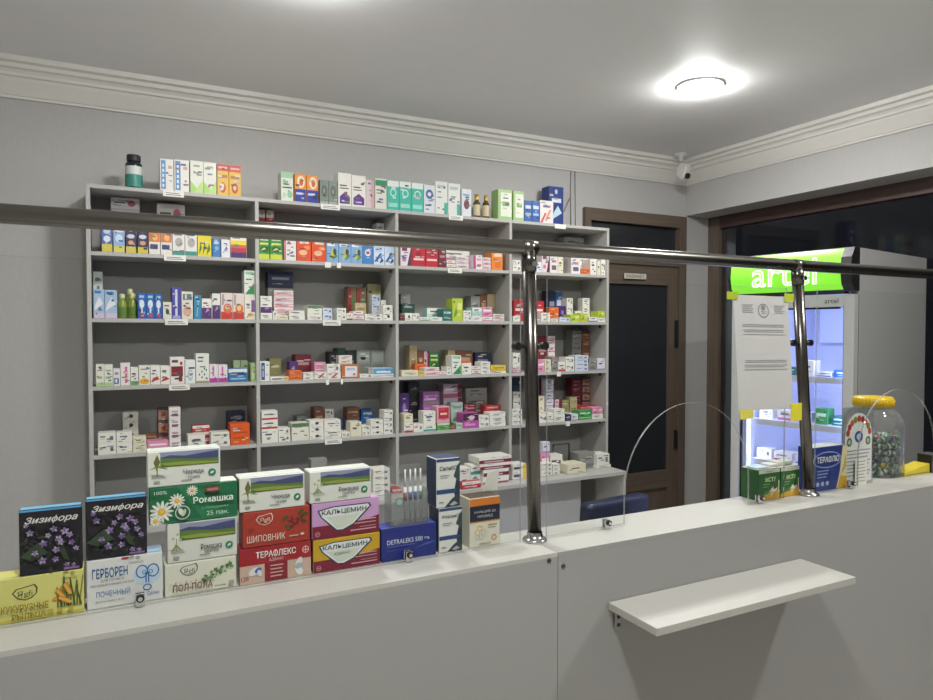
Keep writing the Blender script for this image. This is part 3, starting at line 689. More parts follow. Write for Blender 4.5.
A(3, 3, '''512.6 521 372,366,353 pk+rst+w2
538 544.6 360 pk
545 551.6 359.4 cr 2
552 558.2 357 gy
558.6 565.4 362 wr
566 574.6 357 w2 2
575.4 588.8 355.4 lb 4
589.4 597.2 358 gy
597.7 605.4 358.6 lw
538 547.4 335.6 dr M
548.4 555.4 336 rst 4 M
572.8 582 330.4 gy 4 R
582.4 590.4 331 br 4 R''')
A(4, 0, '''95.8 114 433 w2 2
114.5 130.4 432.4 w 2
131 144.8 437 cr 2
145.4 167 441 pk
167.8 179.2 407.6 wpr 4
186.4 203.6 435 w
209.4 228.6 432.4 w2 2
229.2 248.6 423.6 orp
155.8 167.2 408.4 ord 3 M
120.8 137 412 wd 4 R
144 156 434 br 2 M
190.8 208.6 425.4 rdw 3 M
226.8 244.4 411.6 nv 2 R''')
A(4, 1, '''260.6 277 429,420,411 w+wr+wr
277.5 289.4 428 w2 2
290.8 308 423 ger
308.6 323 420.2 wd 3
323.6 340.4 420 w 2
341 349.4 432 w2
349.9 361 422 cr
361.5 369.7 426 w2 2
370.2 383 420 wd 3
383.6 393 410.2 w2 4
296 306 416 gy R
313.6 323.6 407.4 br R
324.4 333.4 409 w2 3 R
346.4 359.4 419,407.6 bl+br R
360.8 373.6 409.6 bl 2 R''')
A(4, 2, '''403.8 413 423,414 wr+cr
413.5 422.8 424 w2
423.3 435.8 425,411.4 wt+w
437 449.6 423,406.6 grp+rpb
450 455.4 425.6 br
456 462.6 423 gwp
463 478.6 413 mgd
479.2 489.4 416 w2 2
490 506 412.2 w 3
451 463 402.4 gwp 2 M
464 476.6 404 dr 2 M
484.8 503.4 405 rd 4 M
399.4 408.6 393.4 pu M
408.4 419.6 382.4 bk 3 R
423 439.4 391.6 pgt 3 M
443.4 462 384 pmp 3 R
466 487.4 388 gy 2 R''')
A(4, 3, '''512.4 522.6 409.4 w2 3
539.6 547.4 414 w2
547.8 554 413 w
554.6 565.4 409 w 2
566 571.4 414.4 nv
571.9 578.6 414 lw
579.2 592.2 417,410.4 grp+gr
592.8 603.6 414,407.4 w+pk
513.6 521.6 392 w2 4 M
539 545 396 cr 3 M
546.4 554 378.8 lw 6 M
555 562 399 mr 3 M
562.6 570 400 ol 2 M
570.6 578 397 be 3 M
578.6 598.4 405.4 rd 3 M
512.8 521.6 378.4 nv R
540 546.6 378.6 dr R
572.6 582 378.6 dr 5 R
582.4 590.6 378.4 ord 5 R''')
BAY = ['far left bay', 'inner left bay', 'inner right bay', 'far right bay']
ROW = ['unit top', 'highest shelf', 'second shelf', 'third shelf', 'fourth shelf']
for (r, c), items in CELLS.items():
    zb = ZB[r]+TH+.0004; zmax = ZB[r-1]-TH-.004 if r else 9
    xa, xb = SX[c]+TH+.001, SX[c+1]-TH-.001
    order = {'F': sorted([i for i in items if i[5] == 'F'], key=lambda i: i[0]), 'B': sorted([i for i in items if i[5] != 'F'], key=lambda i: i[0])}
    place = {id(i): (('F' if i[5] == 'F' else 'B'), k+1) for L in order.values() for k, i in enumerate(L)}
    for lay in 'FMR':
        dy, dep = DY[lay]; yf = Y0+dy; px = -9
        for it in sorted([i for i in items if i[5] == lay], key=lambda i: i[0]):
            u0, u1, vs, sty, n, _ = it
            if n > 1: sty = sty*n
            tops = [at((u0+u1)/2, v, yf).z for v in vs]
            if n > 1: tops = [zb+(tops[0]-zb)*(k+1)/n for k in range(n)]
            sc = min(1, (zmax-zb)/(tops[-1]-zb)) if tops[-1] > zb else 1
            x0, x1 = at(u0, 300, yf).x, at(u1, 300, yf).x
            if r: x0 = max(x0, xa); x1 = min(x1, xb)
            x0 = max(x0, px+.0006); px = x1
            if x1-x0 < .012: print('NARROW', r, c, it, x1-x0); continue
            z = zb
            L, k = place[id(it)]
            for j, (tp, s) in enumerate(zip(tops, sty)):
                z1 = zb+(tp-zb)*sc
                if z1-z < .006: print('THIN', r, c, it, z1-z); z1 = z+.008
                pos = ('first' if k == 1 else ORD[k]) + (' from left' if L == 'F' else ' from left in back')
                pos = pos.replace('first from left', 'leftmost')
                if len(tops) > 1: pos += ', '+('lowest' if j == 0 else ('topmost' if j == len(tops)-1 else ORD[j+1]+' up'))
                lab = f"{ST[s][0]}, {pos}, {ROW[r]}, {BAY[c]}"
                if len(lab.split()) > 16: lab = f"{' '.join(ST[s][0].split())}, {pos}, {ROW[r]}, {BAY[c]}".replace(' with a ', ', ').replace('medicine ', '').replace(' from left in back', ' in back')
                if len(lab.split()) > 16: print('LONG', len(lab.split()), lab)
                ddx = RG.uniform(-.0012, .0012) if j else 0
                grp = f"boxes on the {ROW[r]} of the {BAY[c]}" if r else f"boxes on top of the shelving, {BAY[c]}"
                nm = 'medicine_box'
                a0, a1 = x0, x1
                if len(tops) > 1 and j: a0 += abs(ddx); a1 -= abs(ddx)*1.5
                carton(s, a0, a1, yf+(RG.uniform(0, .004) if j else 0), z+(.0002 if j else 0), z1-.0004, dep-.006 if j else dep, lab, grp, nm)
                z = z1
# bottles
def bottle(x, y, z, prof, m, capprof, mc, label, group, bands=(), n=24):
    t = tag(empty('bottle', (x, y, z)), label, 'bottle', group)
    b = MB(); b.lathe([(.0005, 0)]+prof, m, n); b.build('body', t)
    b = MB(); b.lathe(capprof+[(.0005, capprof[-1][1])], mc, n); b.build('cap', t)
    for z0, z1, r, mm in bands:
        b = MB(); b.lathe([(r, z0), (r, z1)], mm, n); b.build('label', t)
    return t
zt = ZB[0]+TH+.0005
a = at(134, 186, Y0+.07); hh = at(134, 155.5, Y0+.07).z-zt; r = (at(143.5, 186, Y0+.07).x-at(124.6, 186, Y0+.07).x)/2*.93
bottle(a.x, Y0+.07, zt, [(r*.9, 0), (r, .004), (r, hh*.68), (r*.94, hh*.75), (r*.72, hh*.8), (r*.7, hh*.82)], mat('20272b', .25), [(r*.8, hh*.815), (r*.82, hh*.83), (r*.82, hh*.985), (r*.76, hh)], mat('26272b', .5),
       'dark bottle with black cap, white and teal label, standing on the shelving', 'bottles on the shelving', [(hh*.06, hh*.42, r+.0006, mat('3d8d80')), (hh*.42, hh*.66, r+.0006, mat('cfd6d2'))])
for i, (u, lb) in enumerate([(476.6, 'left one of the two small amber bottles on top of the shelving'), (485.8, 'right one of the two small amber bottles on top of the shelving')]):
    a = at(u, 200, Y0+.05); r = .021; hh = at(u, 194.6+i, Y0+.05).z-zt
    bottle(a.x, Y0+.05, zt, [(r*.95, 0), (r, .004), (r, hh*.62), (r*.6, hh*.74), (r*.5, hh*.78)], mat('5a4524', .15, coat=.5), [(r*.62, hh*.78), (r*.62, hh*.99), (r*.55, hh)], mat('b89a4e', .3, .6), lb, 'amber bottles on the shelving', [(hh*.1, hh*.56, r+.0005, mat('cfbf9c'))])
zt = ZB[2]+TH+.0008
for i, (u, v, wd, lb) in enumerate([(123.3, 293.5, 9.6, 'left olive-green bottle on the second shelf, far left bay'), (130.2, 289.5, 7, 'middle olive-green bottle, tallest of three, second shelf, far left bay'), (135.2, 291.5, 3.6, 'right olive-green bottle on the second shelf, far left bay')]):
    pass
for i, (u, v, lb) in enumerate([(122.2, 293.8, 'left olive-green bottle on the second shelf, far left bay'), (132.4, 293.2, 'right olive-green bottle on the second shelf, far left bay')]):
    yy = Y0+.055; a = at(u, 300, yy); hh = at(u, v, yy).z-zt; r = .0235
    bottle(a.x, yy, zt, [(r*.9, 0), (r, .006), (r*.98, hh*.55), (r*.7, hh*.72), (r*.45, hh*.8)], mat('7d8c3a', .25, coat=.4), [(r*.5, hh*.8), (r*.55, hh*.84), (r*.5, hh*.98), (r*.3, hh)], mat('c9cf9a', .35), lb, 'green bottles on the second shelf', [(hh*.12, hh*.45, r+.0005, mat('5d7a34'))])
a = at(130, 300, Y0+.14); hh = at(129.6, 288.8, Y0+.14).z-zt; r = .024
bottle(a.x, Y0+.14, zt, [(r*.9, 0), (r, .006), (r*.98, hh*.6), (r*.7, hh*.75), (r*.45, hh*.8)], mat('7d8c3a', .25, coat=.4), [(r*.5, hh*.8), (r*.55, hh*.84), (r*.5, hh*.98), (r*.3, hh)], mat('c9cf9a', .35), 'olive-green bottle standing behind two others, second shelf, far left bay', 'green bottles on the second shelf')

# ---------------------------------------------------------------- boxes lying on the desk top
def desk(u0, u1, v0, v1, y, sty, label, dep, z=None, n=1, yaw=0):
    """front face between the columns u0..u1, top at row v0; z = where it stands (default: the desk)"""
    x0, x1 = at(u0, 450, y).x, at(u1, 450, y).x; z0 = ZD if z is None else z; z1 = at((u0+u1)/2, v0, y).z
    z1 = max(z1, z0+.014)
    hs = (z1-z0)/n
    for j in range(n):
        lb = label if n == 1 else label+', '+['lowest', 'second up', 'third up', 'fourth up', 'fifth up'][j] + ('' if j < n-1 else ', topmost')
        carton(sty, x0+.0006*j, x1-.0006*j, y, z0+hs*j+.0003, z0+hs*(j+1)-.0003, dep, lb, 'boxes lying on the desk top', yaw=yaw)
    return z1
D1 = YD+.02
z = desk(483, 509, 476, 0, 3.37, 'wr', 'long white box with red base under the wine-red boxes', .12)
z = desk(483.5, 509, 469, 0, 3.37, 'wrd', 'red and white box below the large wine-red ones', .12, z)
z = desk(480, 511, 463, 0, 3.37, 'wrd', 'large white and wine-red box on the desk, second from top', .13, z)
z = desk(479, 511.5, 456.5, 0, 3.37, 'wrd', 'large white and wine-red box topping the desk pile', .13, z)
z = desk(462, 481, 481, 0, 3.32, 'rdw', 'flat red box lying in front of the white pile', .03)
desk(459.5, 470, 468, 0, 3.395, 'w', 'white box stack left of the red pile on desk', .08, n=2)
desk(470.5, 480.6, 465, 0, 3.395, 'wt', 'white and teal box stack beside the red pile', .08, n=2)
desk(512.5, 526.5, 464, 0, 3.40, 'yw', 'white box with yellow end beside the steel post', .09, n=2)
desk(533, 541, 466, 0, 3.40, 'w2', 'white box just right of the steel post', .09)
desk(541.6, 552.4, 463, 0, 3.40, 'w2', 'white pile on desk right of the post', .05, n=3)
desk(553, 560, 464, 0, 3.40, 'w', 'slim white pile on desk right of the post', .05, n=3)
desk(541, 549.6, 453, 0, 3.462, 'pk', 'pink box behind the white piles on the desk', .08)
desk(550.4, 562.6, 455, 0, 3.462, 'w2', 'white box with pink lid behind the white piles', .08)
zz = at(546, 453, 3.462).z
desk(542.6, 549.8, 442, 0, 3.47, 'lw', 'small lavender box standing on the pink box', .04, zz)
desk(568, 586, 464, 0, 3.38, 'cr', 'cream box lying alone on the desk', .12)
z = desk(596, 611, 465, 0, 3.44, 'w', 'flat white box under the pile at the desk end', .10)
z = desk(597, 609.5, 454, 0, 3.44, 'w2', 'white carton near the desk end, second up', .10, z)
z = desk(583, 609, 448.5, 0, 3.45, 'w', 'flat white box bridging the pile at desk end', .115, z) if False else z
desk(579, 595.4, 453, 0, 3.47, 'gy', 'grey carton beside the pile at the desk end', .10)
desk(373, 390, 469, 0, 3.40, 'w2', 'white pile on desk behind the clear pen holder', .10, n=4)
desk(392, 402, 489, 0, 3.40, 'rdw', 'small red and white box behind the pen holder', .08)
desk(311, 327, 459, 0, 3.50, 'gy', 'grey box standing behind the green field tea box', .06)
# black wire stand on the desk
p0 = at(553, 462, 3.55); p1 = at(569, 443.5, 3.55)
b = MB(); b.tube([(p0.x, 3.55, ZD+.003), (p0.x, 3.55, p1.z), (p1.x, 3.55, p1.z), (p1.x, 3.55, ZD+.003)], .005, BLACKP, 8)
tag(b.build('wire_stand'), 'thin black wire stand on the desk behind the boxes', 'stand')
print('CARTONS', NBOX[0])
# ---------------------------------------------------------------- counters
YC = 1.148; ZT = at(466.5, 568.7, YC).z; YCB = 1.312
XM = at(558, 553, YC).x
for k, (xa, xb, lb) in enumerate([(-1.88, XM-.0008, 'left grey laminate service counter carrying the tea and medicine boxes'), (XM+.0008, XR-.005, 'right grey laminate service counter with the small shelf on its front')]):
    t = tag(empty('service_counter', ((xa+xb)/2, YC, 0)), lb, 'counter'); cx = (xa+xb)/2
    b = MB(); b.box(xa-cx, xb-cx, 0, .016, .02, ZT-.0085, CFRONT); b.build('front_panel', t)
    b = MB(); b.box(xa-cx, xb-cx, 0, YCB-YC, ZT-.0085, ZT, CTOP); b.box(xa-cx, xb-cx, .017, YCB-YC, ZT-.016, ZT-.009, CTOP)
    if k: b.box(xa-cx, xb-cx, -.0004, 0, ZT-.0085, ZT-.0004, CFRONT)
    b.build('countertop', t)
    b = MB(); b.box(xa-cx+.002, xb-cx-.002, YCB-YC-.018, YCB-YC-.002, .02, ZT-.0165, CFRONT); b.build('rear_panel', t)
    for q in ((xa, xb)): b = MB(); b.box((q-cx)+(.001 if q == xa else -.017), (q-cx)+(.017 if q == xa else -.001), .018, YCB-YC-.019, 0, ZT-.0165, CFRONT); b.build('end_panel', t)
    for (u, v) in ([(549, 560.5)] if k == 0 else [(563.3, 566)]):
        p = at(u, v, YC); b = MB(); bm = bmesh.new(); bmesh.ops.create_cone(bm, cap_ends=True, segments=16, radius1=.0055, radius2=.0045, depth=.003)
        b.add_bm(bm, mat('6f6c68', .3, .9), Matrix.Translation((p.x-cx, -.0005, p.z)) @ Matrix.Rotation(PI/2, 4, 'X')); b.box(p.x-cx-.003, p.x-cx+.003, -.0024, -.0018, p.z-.0006, p.z+.0006, BLACKP); b.build('screw', t)
    if k == 1: b = MB(); b.box(1.95-cx, 2.215-cx, YCB-YC+.0005, .31, ZT-.016, ZT, CTOP, .0008); b.box(1.96-cx, 2.2-cx, YCB-YC+.0005, .30, ZT-.3, ZT-.0165, CFRONT); b.build('worktop_extension', t)
# small shelf on the counter front
pl = at(608, 600, YC); pr = at(804, 556, YC); pr.x -= .012; zs = at(654, 631.5, YC-.147).z; zs = (zs+pl.z)/2
t = tag(empty('counter_shelf', (0, YC-.0006, zs)), 'small white laminate shelf fixed to the front of the right counter', 'shelf')
b = MB(); b.box(pl.x, pr.x-.004, -.147, -.0008, -.016, 0, CTOP, .001); b.build('board', t)
for x in (pl.x+.014, pr.x-.05):
    b = MB(); b.box(x, x+.022, -.0045, -.0008, -.062, -.0165, mat('8a8a88', .35, .7), .0008); b.box(x, x+.022, -.05, -.0045, -.0192, -.0165, mat('8a8a88', .35, .7), .0008)
    for zz in (-.035, -.052):
        b.box(x+.008, x+.014, -.0062, -.0046, zz-.003, zz+.003, BLACKP)
    b.build('bracket', t)

# ---------------------------------------------------------------- steel rail with its posts
YP = 1.2365
pb1 = at(534.8, 541, YP); pb2 = at(809, 497.5, YP)
zr = at(466.5, 238.3, YP).z-.011; RR = .0152
POSTM = mat('65625d', .24, 1, .05, 60, stretch=(30, 30, 1))
t = tag(empty('partition_railing', (0, YP, ZT)), 'polished steel handrail on two slim posts above the counter', 'railing')
b = MB(); b.tube([(-1.88, 0, zr-ZT), (XR-.01, 0, zr-ZT)], RR, STEEL, 24); b.build('handrail', t)
for i, (pb, ut, vt) in enumerate([(pb1, 528.8, 252), (pb2, 797, 266)]):
    tp = at(ut, vt, YP); dx = (tp.x-pb.x)/(tp.z-ZT)
    X = lambda z: pb.x+dx*z
    zt_ = zr-ZT
    b = MB(); b.tube([(X(0.004), 0, .004), (X(zt_-.022), 0, zt_-.022)], .0147, POSTM, 24); post = b.build('post', t)
    b = MB(); n0 = len(b.v); b.lathe([(.0005, 0.0005), (.027, .0005), (.027, .004), (.024, .007), (.0175, .009), (.0165, .018), (.0157, .020)], CHROME, 28, (X(0), 0)); b.build('base_flange', post)
    b = MB(); b.tube([(X(zt_-.05), 0, zt_-.05), (X(zt_-.008), 0, zt_-.008)], .0158, POSTM, 24); b.tube([(X(zt_)-.016, 0, zt_), (X(zt_)+.016, 0, zt_)], .0162, STEEL, 24)
    b.tube([(X(zt_-.035), -.018, zt_-.035), (X(zt_-.035), -.024, zt_-.035)], .006, CHROME, 16); b.build('rail_bracket', post)
    zk = at(532, 346, YP).z-ZT; xk = X(zk)
    for s in (-1, 1):
        b = MB(); b.tube([(xk+s*.0157, 0, zk), (xk+s*.034, 0, zk)], .0045, BLACKP, 12); b.tube([(xk+s*.034, -.007, zk), (xk+s*.034, .009, zk)], .0085, mat('3a3936', .3, .8), 20); b.build('glass_clamp', post)
# ---------------------------------------------------------------- glass panels
GE = glass('glass_edge', (.75, .82, .80), .3, .15, .16, (.75, .8, .78))
zg0 = ZT+.005; zg1 = at(466.5, 275, YP).z
def pane(x0, x1, arch, label, clips):
    pts = [(x0, zg0)]
    if arch:
        ac, aw, ah = arch; zs_ = zg0+ah-aw
        pts += [(ac-aw, zg0), (ac-aw, zs_)]+[(ac-aw*math.cos(PI*k/28), zs_+aw*math.sin(PI*k/28)) for k in range(1, 28)]+[(ac+aw, zs_), (ac+aw, zg0)]
    pts += [(x1, zg0), (x1, zg1), (x0, zg1)]
    b = MB(); b.prism(pts, 'y', YP-.0025, YP+.0025, GLASS, GE); o = b.build('glass_panel'); tag(o, label, 'glass panel')
    for (u, v) in clips:
        x = at(u, v, YP).x
        b = MB(); b.box(x-.007, x+.007, YP-.0075, YP-.003, ZT+.0003, ZT+.022, CHROME, .0012); b.box(x-.007, x+.007, YP+.003, YP+.0075, ZT+.0003, ZT+.022, CHROME, .0012); b.box(x-.007, x+.007, YP-.003, YP+.003, ZT+.0003, ZT+.0042, CHROME)
        b.tube([(x, YP-.0075, ZT+.016), (x, YP-.014, ZT+.016)], .0062, BLACKP, 16); b.tube([(x, YP-.014, ZT+.016), (x, YP-.0155, ZT+.016)], .0035, CHROME, 16)
        b.build('glass_clip', o)
    return o
xa1 = at(624, 527, YP).x; xa2 = at(748, 512, YP).x; ah = at(682, 403, YP).z-zg0
pane(-1.7, at(519, 300, YP).x+.004, None, 'long clear glass panel left of the first steel post', [(140, 600), (408, 560)])
pane(at(547, 300, YP).x, at(786, 300, YP).x, ((xa1+xa2)/2, (xa2-xa1)/2, ah), 'clear glass panel between the posts with an arched serving opening', [(606, 527), (759, 506)])
pane(at(817, 300, YP).x, 2.52, (at(896, 420, YP).x+.01, .19, ah), 'clear glass panel right of the second post with an arched opening', [(850, 488)])

# ---------------------------------------------------------------- cartons on the counter
YX = 1.252; DPT = .043
def cbx(u0, u1, vt0, vt1, z0, base, label, side=None, top=None, dep=DPT, y=YX, name='tea_box', yb=None, group='boxes displayed on the counter'):
    x0, x1 = at(u0, 500, y).x, at(u1, 500, y).x; z1 = (at(u0, vt0, y).z+at(u1, vt1, y).z)/2
    w = x1-x0-.001; h = z1-z0-.0006; b = MB(); m = mat(base, .4, 0, .02); c = .0015
    b.box(-w/2, w/2, 0, dep, 0, h, m, c)
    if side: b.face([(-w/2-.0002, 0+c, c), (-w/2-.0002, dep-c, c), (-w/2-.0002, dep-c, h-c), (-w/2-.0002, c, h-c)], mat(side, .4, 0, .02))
    if top: b.face([(-w/2+c, c, h+.0002), (w/2-c, c, h+.0002), (w/2-c, dep-c, h+.0002), (-w/2+c, dep-c, h+.0002)], mat(top, .4, 0, .02))
    b.box(-w/2+.004, w/2-.004, .003, .0042, h, h+.0004, mat('9b9994'))
    return dict(b=b, w=w, h=h, k=0, loc=((x0+x1)/2, y, z0+.0003), label=label, name=name, z1=z1, texts=[], group=group)
def art(q, pts, col, rough=.4):
    q['k'] += 1; y = -.0002-.00007*q['k']; w, h = q['w'], q['h']
    e = .004
    q['b'].face([(-w/2+min(max(p[0], e), 1-e)*w, y, min(max(p[1], e*2), 1-e*2)*h) for p in pts], mat(col, rough, 0, .02))
def R(q, x0, z0, x1, z1, col): art(q, [(x0, z0), (x1, z0), (x1, z1), (x0, z1)], col)
def E(q, cx, cz, r, col, rz=None, a=0, n=16):
    k = q['w']/q['h']
    art(q, [(cx+(px), cz+(pz)*k) for px, pz in ell(0, 0, r, rz if rz else r, n, a)], col)
def RN(q, cx, cz, r, t, col, rz=None):
    k = q['w']/q['h']; q['k'] += 1
    for f in ring(0, 0, r, rz or r, t):
        y = -.0002-.00007*q['k']; q['b'].face([(-q['w']/2+(cx+p[0])*q['w'], y, (cz+p[1]*k)*q['h']) for p in f], mat(col, .4, 0, .02))
def TX(q, s, cx, cz, w, h, col, shear=0, bold=0): q['texts'].append((s, cx, cz, w, h, col, shear, bold))
def done(q):
    o = q['b'].build(q['name'], None, q['loc'], 0, fix=False); tag(o, q['label'], 'box', q['group'])
    for s, cx, cz, w, h, col, sh, bo in q['texts']:
        text(s, -q['w']/2+cx*q['w'], cz*q['h'], -.0003-.00007*(q['k']+2), w*q['w'], h*q['h'], mat(col, .4, 0, .02), o, shear=sh, bold=bo)
    return q['z1']+.0004
rg = random.Random(11)
def leaflogo(q, cx, cz, s, col, tcol=None):
    k = q['w']/q['h']
    o = [(-1, .15), (-.7, .62), (-.1, .75), (.75, .95), (.95, .5), (.9, -.1), (.55, -.55), (0, -.75), (-.6, -.5)]
    q['k'] += 1
    for i in range(len(o)):
        a, c = o[i], o[(i+1) % len(o)]; f = .88
        y = -.0002-.00007*q['k']
        q['b'].face([(-q['w']/2+(cx+p[0]*s*g)*q['w'], y, (cz+p[1]*s*g*k*.8)*q['h']) for p, g in ((a, 1), (c, 1), (c, f), (a, f))], mat(col, .4, 0, .02))
    TX(q, 'Яgfi', cx, cz, s*1.15, s*k*.62, tcol or col)
def field(q, plant):
    R(q, .17 if plant == 'c' else .15, .55, .98, .975, '8f93ae')
    art(q, [(.17, .62), (.17, .82), (.3, .88), (.5, .84), (.62, .86), (.8, .9), (.97, .93), (.97, .62)], '474c74')
    art(q, [(.17, .55), (.17, .8), (.4, .78), (.7, .72), (.97, .72), (.97, .55)], '5c7a3a')
    art(q, [(.3, .55), (.17, .66), (.45, .68), (.97, .62), (.97, .55)], '8f9a45')
    art(q, [(.17, .55), (.17, .6), (.6, .57), (.97, .58), (.97, .55)], '4a6a2c')
    R(q, .0, .35, .17, .95, 'd9d8cc')
    if plant == 't':
        art(q, [(.12, .45), (.08, .7), (.13, .92), (.17, .7)], '6b6a3a'); art(q, [(.02, .5), (.14, .62), (.28, .48), (.14, .55)], '7d8a45'); R(q, .12, .3, .135, .62, '6c7a40')
    else:
        for a, c in ((.08, .62), (.14, .72), (.18, .58)): E(q, a, c, .022, 'b9bba0'); E(q, a, c, .01, 'a5a060')
        R(q, .12, .3, .13, .62, '7d8a55'); art(q, [(.05, .3), (.12, .5), (.2, .32), (.125, .4)], '8a9a60')
    for i in range(3): R(q, .05, .30-.035*i+.02, .05+.2*(.8+.1*i), .305-.035*i+.03, '8d8e84')
    E(q, .88, .3, .055, '2f7d5c'); E(q, .88, .3, .03, 'cfe0d2', .018, .6)
    R(q, .08, .1, .16, .17, '9a9a92'); R(q, .45, .12, .6, .145, '8d8e84')
# corn silk box
q = cbx(-12, 83, 580, 570, ZT, 'd8d27c', 'pale yellow corn silk herb box at the far left of the counter', top='cfc870')
R(q, 0, 0, 1, .08, 'c9bf5a'); leaflogo(q, .36, .62, .14, '4a5a34', '4a5a34')
TX(q, 'КУКУРУЗНЫЕ', .36, .32, .5, .17, '9c8420', 0, .02); TX(q, 'РЫЛЬЦА', .4, .12, .36, .15, '9c8420', 0, .02)
for cx, cz, a in ((.76, .60, .9), (.82, .52, -.6), (.74, .42, .3)): E(q, cx, cz, .10, 'd08a34', .035, a); E(q, cx+.005, cz+.01, .075, 'e0a850', .022, a)
for i in range(12):
    x = .70+.26*i/11; dxx = .06*math.sin(i*2.1); art(q, [(x, .18), (x+.018, .2), (x+dxx+.02, .55+.3*abs(math.sin(i*1.7))), (x+dxx, .6+.32*abs(math.sin(i*1.7)))], ['5c6b2e', '748040', '47592a'][i % 3])
for cx, cz, a in ((.74, .50, 2.2), (.82, .60, 2.0), (.79, .36, 2.6)):
    E(q, cx, cz, .085, 'c9802c', .032, a)
    for k_ in range(-3, 4): E(q, cx+.022*k_*math.cos(a), cz+.022*k_*math.sin(a)*q['w']/q['h'], .013, 'e6b04c', .02, a)
for x in (.60, .70, .82): R(q, x, .1, x+.06, .2, 'b8ac54')
z = done(q)
# two dark flower boxes
def ziz(u0, u1, a, c, z, label):
    q = cbx(u0, u1, a, c, z, '232026', label, side='2c4a66', top='6db3dc', dep=.02)
    R(q, 0, .965, 1, 1, '5aa5d2')
    for i in range(46):
        x, zz = rg.uniform(.03, .95), rg.uniform(.05, .80); E(q, x, zz, rg.uniform(.03, .07), rg.choice(['2f3a2a', '3a2c3a', '28262e', '3c4834', '2b2f28']), rg.uniform(.012, .028), rg.uniform(0, 3))
    art(q, [(.0, .3), (.3, .5), (.45, .32), (.2, .22)], '3a4a34'); art(q, [(.55, .5), (.7, .2), (.8, .15), (.68, .45)], '37462f')
    for (x, zz, s) in [(a_, b_, c_*1.15) for a_, b_, c_ in [(.17, .65, .05), (.38, .47, .055), (.62, .52, .05), (.72, .63, .055), (.55, .68, .05), (.58, .36, .05), (.83, .45, .045), (.9, .35, .04), (.36, .22, .055), (.57, .22, .045), (.66, .47, .045), (.75, .12, .04), (.86, .1, .035), (.25, .35, .045), (.46, .6, .04), (.8, .58, .045), (.12, .78, .035)]]:
        for j in range(5):
            an = j*1.257+.4+x*7; E(q, x+s*.62*math.cos(an), zz+s*.62*math.sin(an)*q['w']/q['h'], s*.52, rg.choice(['9a88b0', '84709e', '745c90', 'ac9cba']), s*.34, an, 10)
        E(q, x, zz, s*.22, '5a3a72')
    TX(q, 'Зизифора', .52, .845, .84, .125, 'dcd9d3', .35, .02); R(q, .7, .05, .95, .08, '8a6aa0')
    return done(q)
ziz(18, 82, 510, 505, z, 'dark flower-print herb box standing on the pale yellow box')
# kidney tea
q = cbx(85, 162, 562, 551, ZT, 'dcdcd8', 'white kidney tea box with blue lettering, second along the counter', top='9fbfd8')
TX(q, 'ГЕРБОРЕН', .30, .72, .46, .2, '2c5c9c', 0, .01); TX(q, 'ДЛЯ ПОЧЕК И', .33, .56, .3, .06, '5a5a60'); TX(q, 'МОЧЕВЫВОДЯЩИХ ПУТЕЙ', .33, .48, .55, .06, '5a5a60'); TX(q, 'ПОЧЕЧНЫЙ', .34, .31, .44, .15, '4a78b0')
TX(q, 'Фильтр-пакеты 20 шт', .3, .14, .38, .05, '77777a')
E(q, .79, .56, .19, 'c3d3e2', .155); RN(q, .72, .64, .085, .018, '2f66a6', .10); RN(q, .87, .64, .085, .018, '2f66a6', .10); RN(q, .79, .30, .06, .016, '2f66a6', .05); RN(q, .75, .62, .03, .01, '3a74b2'); RN(q, .84, .62, .03, .01, '3a74b2')
R(q, .765, .4, .782, .62, '2f66a6'); R(q, .80, .4, .817, .62, '2f66a6'); E(q, .5, .97, .055, 'a03a4a', .02); TX(q, 'Силма', .87, .17, .16, .08, '2f66a6')
z = done(q)
ziz(85, 147, 500, 493.5, z, 'dark flower-print herb box standing on the white kidney tea box')
# pol-pola
q = cbx(163.5, 236, 565.5, 555, ZT, 'dbd9c9', 'white erva herb box with brown lettering, bottom of the tallest stack', top='c9c8bc')
leaflogo(q, .33, .74, .13, '4c4a44'); TX(q, 'ПОЛ-ПОЛА', .38, .26, .55, .22, '6d3b32', 0, .02)
for i in range(40): x = .52+.42*rg.random(); E(q, x, .42+(x-.52)*.75+rg.uniform(-.1, .12), .025, rg.choice(['5f8a4c', '7ca062', '49703a']), .014, rg.random()*3, 8)
for i in range(7): art(q, [(.05+.07*i, .3+.05*(i % 3)), (.08+.07*i, .42+.05*(i % 2)), (.085+.07*i, .40)], 'b0846a')
R(q, .68, .14, .84, .17, '8d8a7c'); R(q, .88, .14, .96, .26, 'a9a796'); R(q, .66, .42, .7, .45, '7d7a6c')
z = done(q)
q = cbx(166.5, 237, 526, 514.5, z, 'd6d6cc', 'white field-picture chamomile flower tea box in the tallest stack', top='c6c6bc'); field(q, 'c')
TX(q, 'Ромашка', .62, .33, .3, .15, '3e3e3c', 0, .01); TX(q, 'цветки', .62, .2, .2, .09, '44465c'); z = done(q)
q = cbx(149, 238, 488.5, 480, z, '1f6a45', 'wide green chamomile tea box with daisies, third up in stack', top='e0e0d2', side='d9d8c8')
R(q, 0, .0, 1, .06, '2d7a52'); art(q, [(.3, .98), (.5, .98), (.9, .02), (.6, .02)], '2b7a50')
for cx, cz, s, h_ in ((.13, .34, .13, 0), (.30, .60, .09, 0), (.47, .84, .065, 0), (.06, .12, .08, 0)):
    for j in range(13):
        an = j*2*PI/13; E(q, cx+s*.62*math.cos(an), cz+s*.62*math.sin(an)*q['w']/q['h'], s*.42, 'e8e6dc' if j % 2 else 'd4d3ca', s*.13, an, 10)
    E(q, cx, cz, s*.33, 'd8a82c'); E(q, cx+.003, cz+.02, s*.2, 'e6c04a')
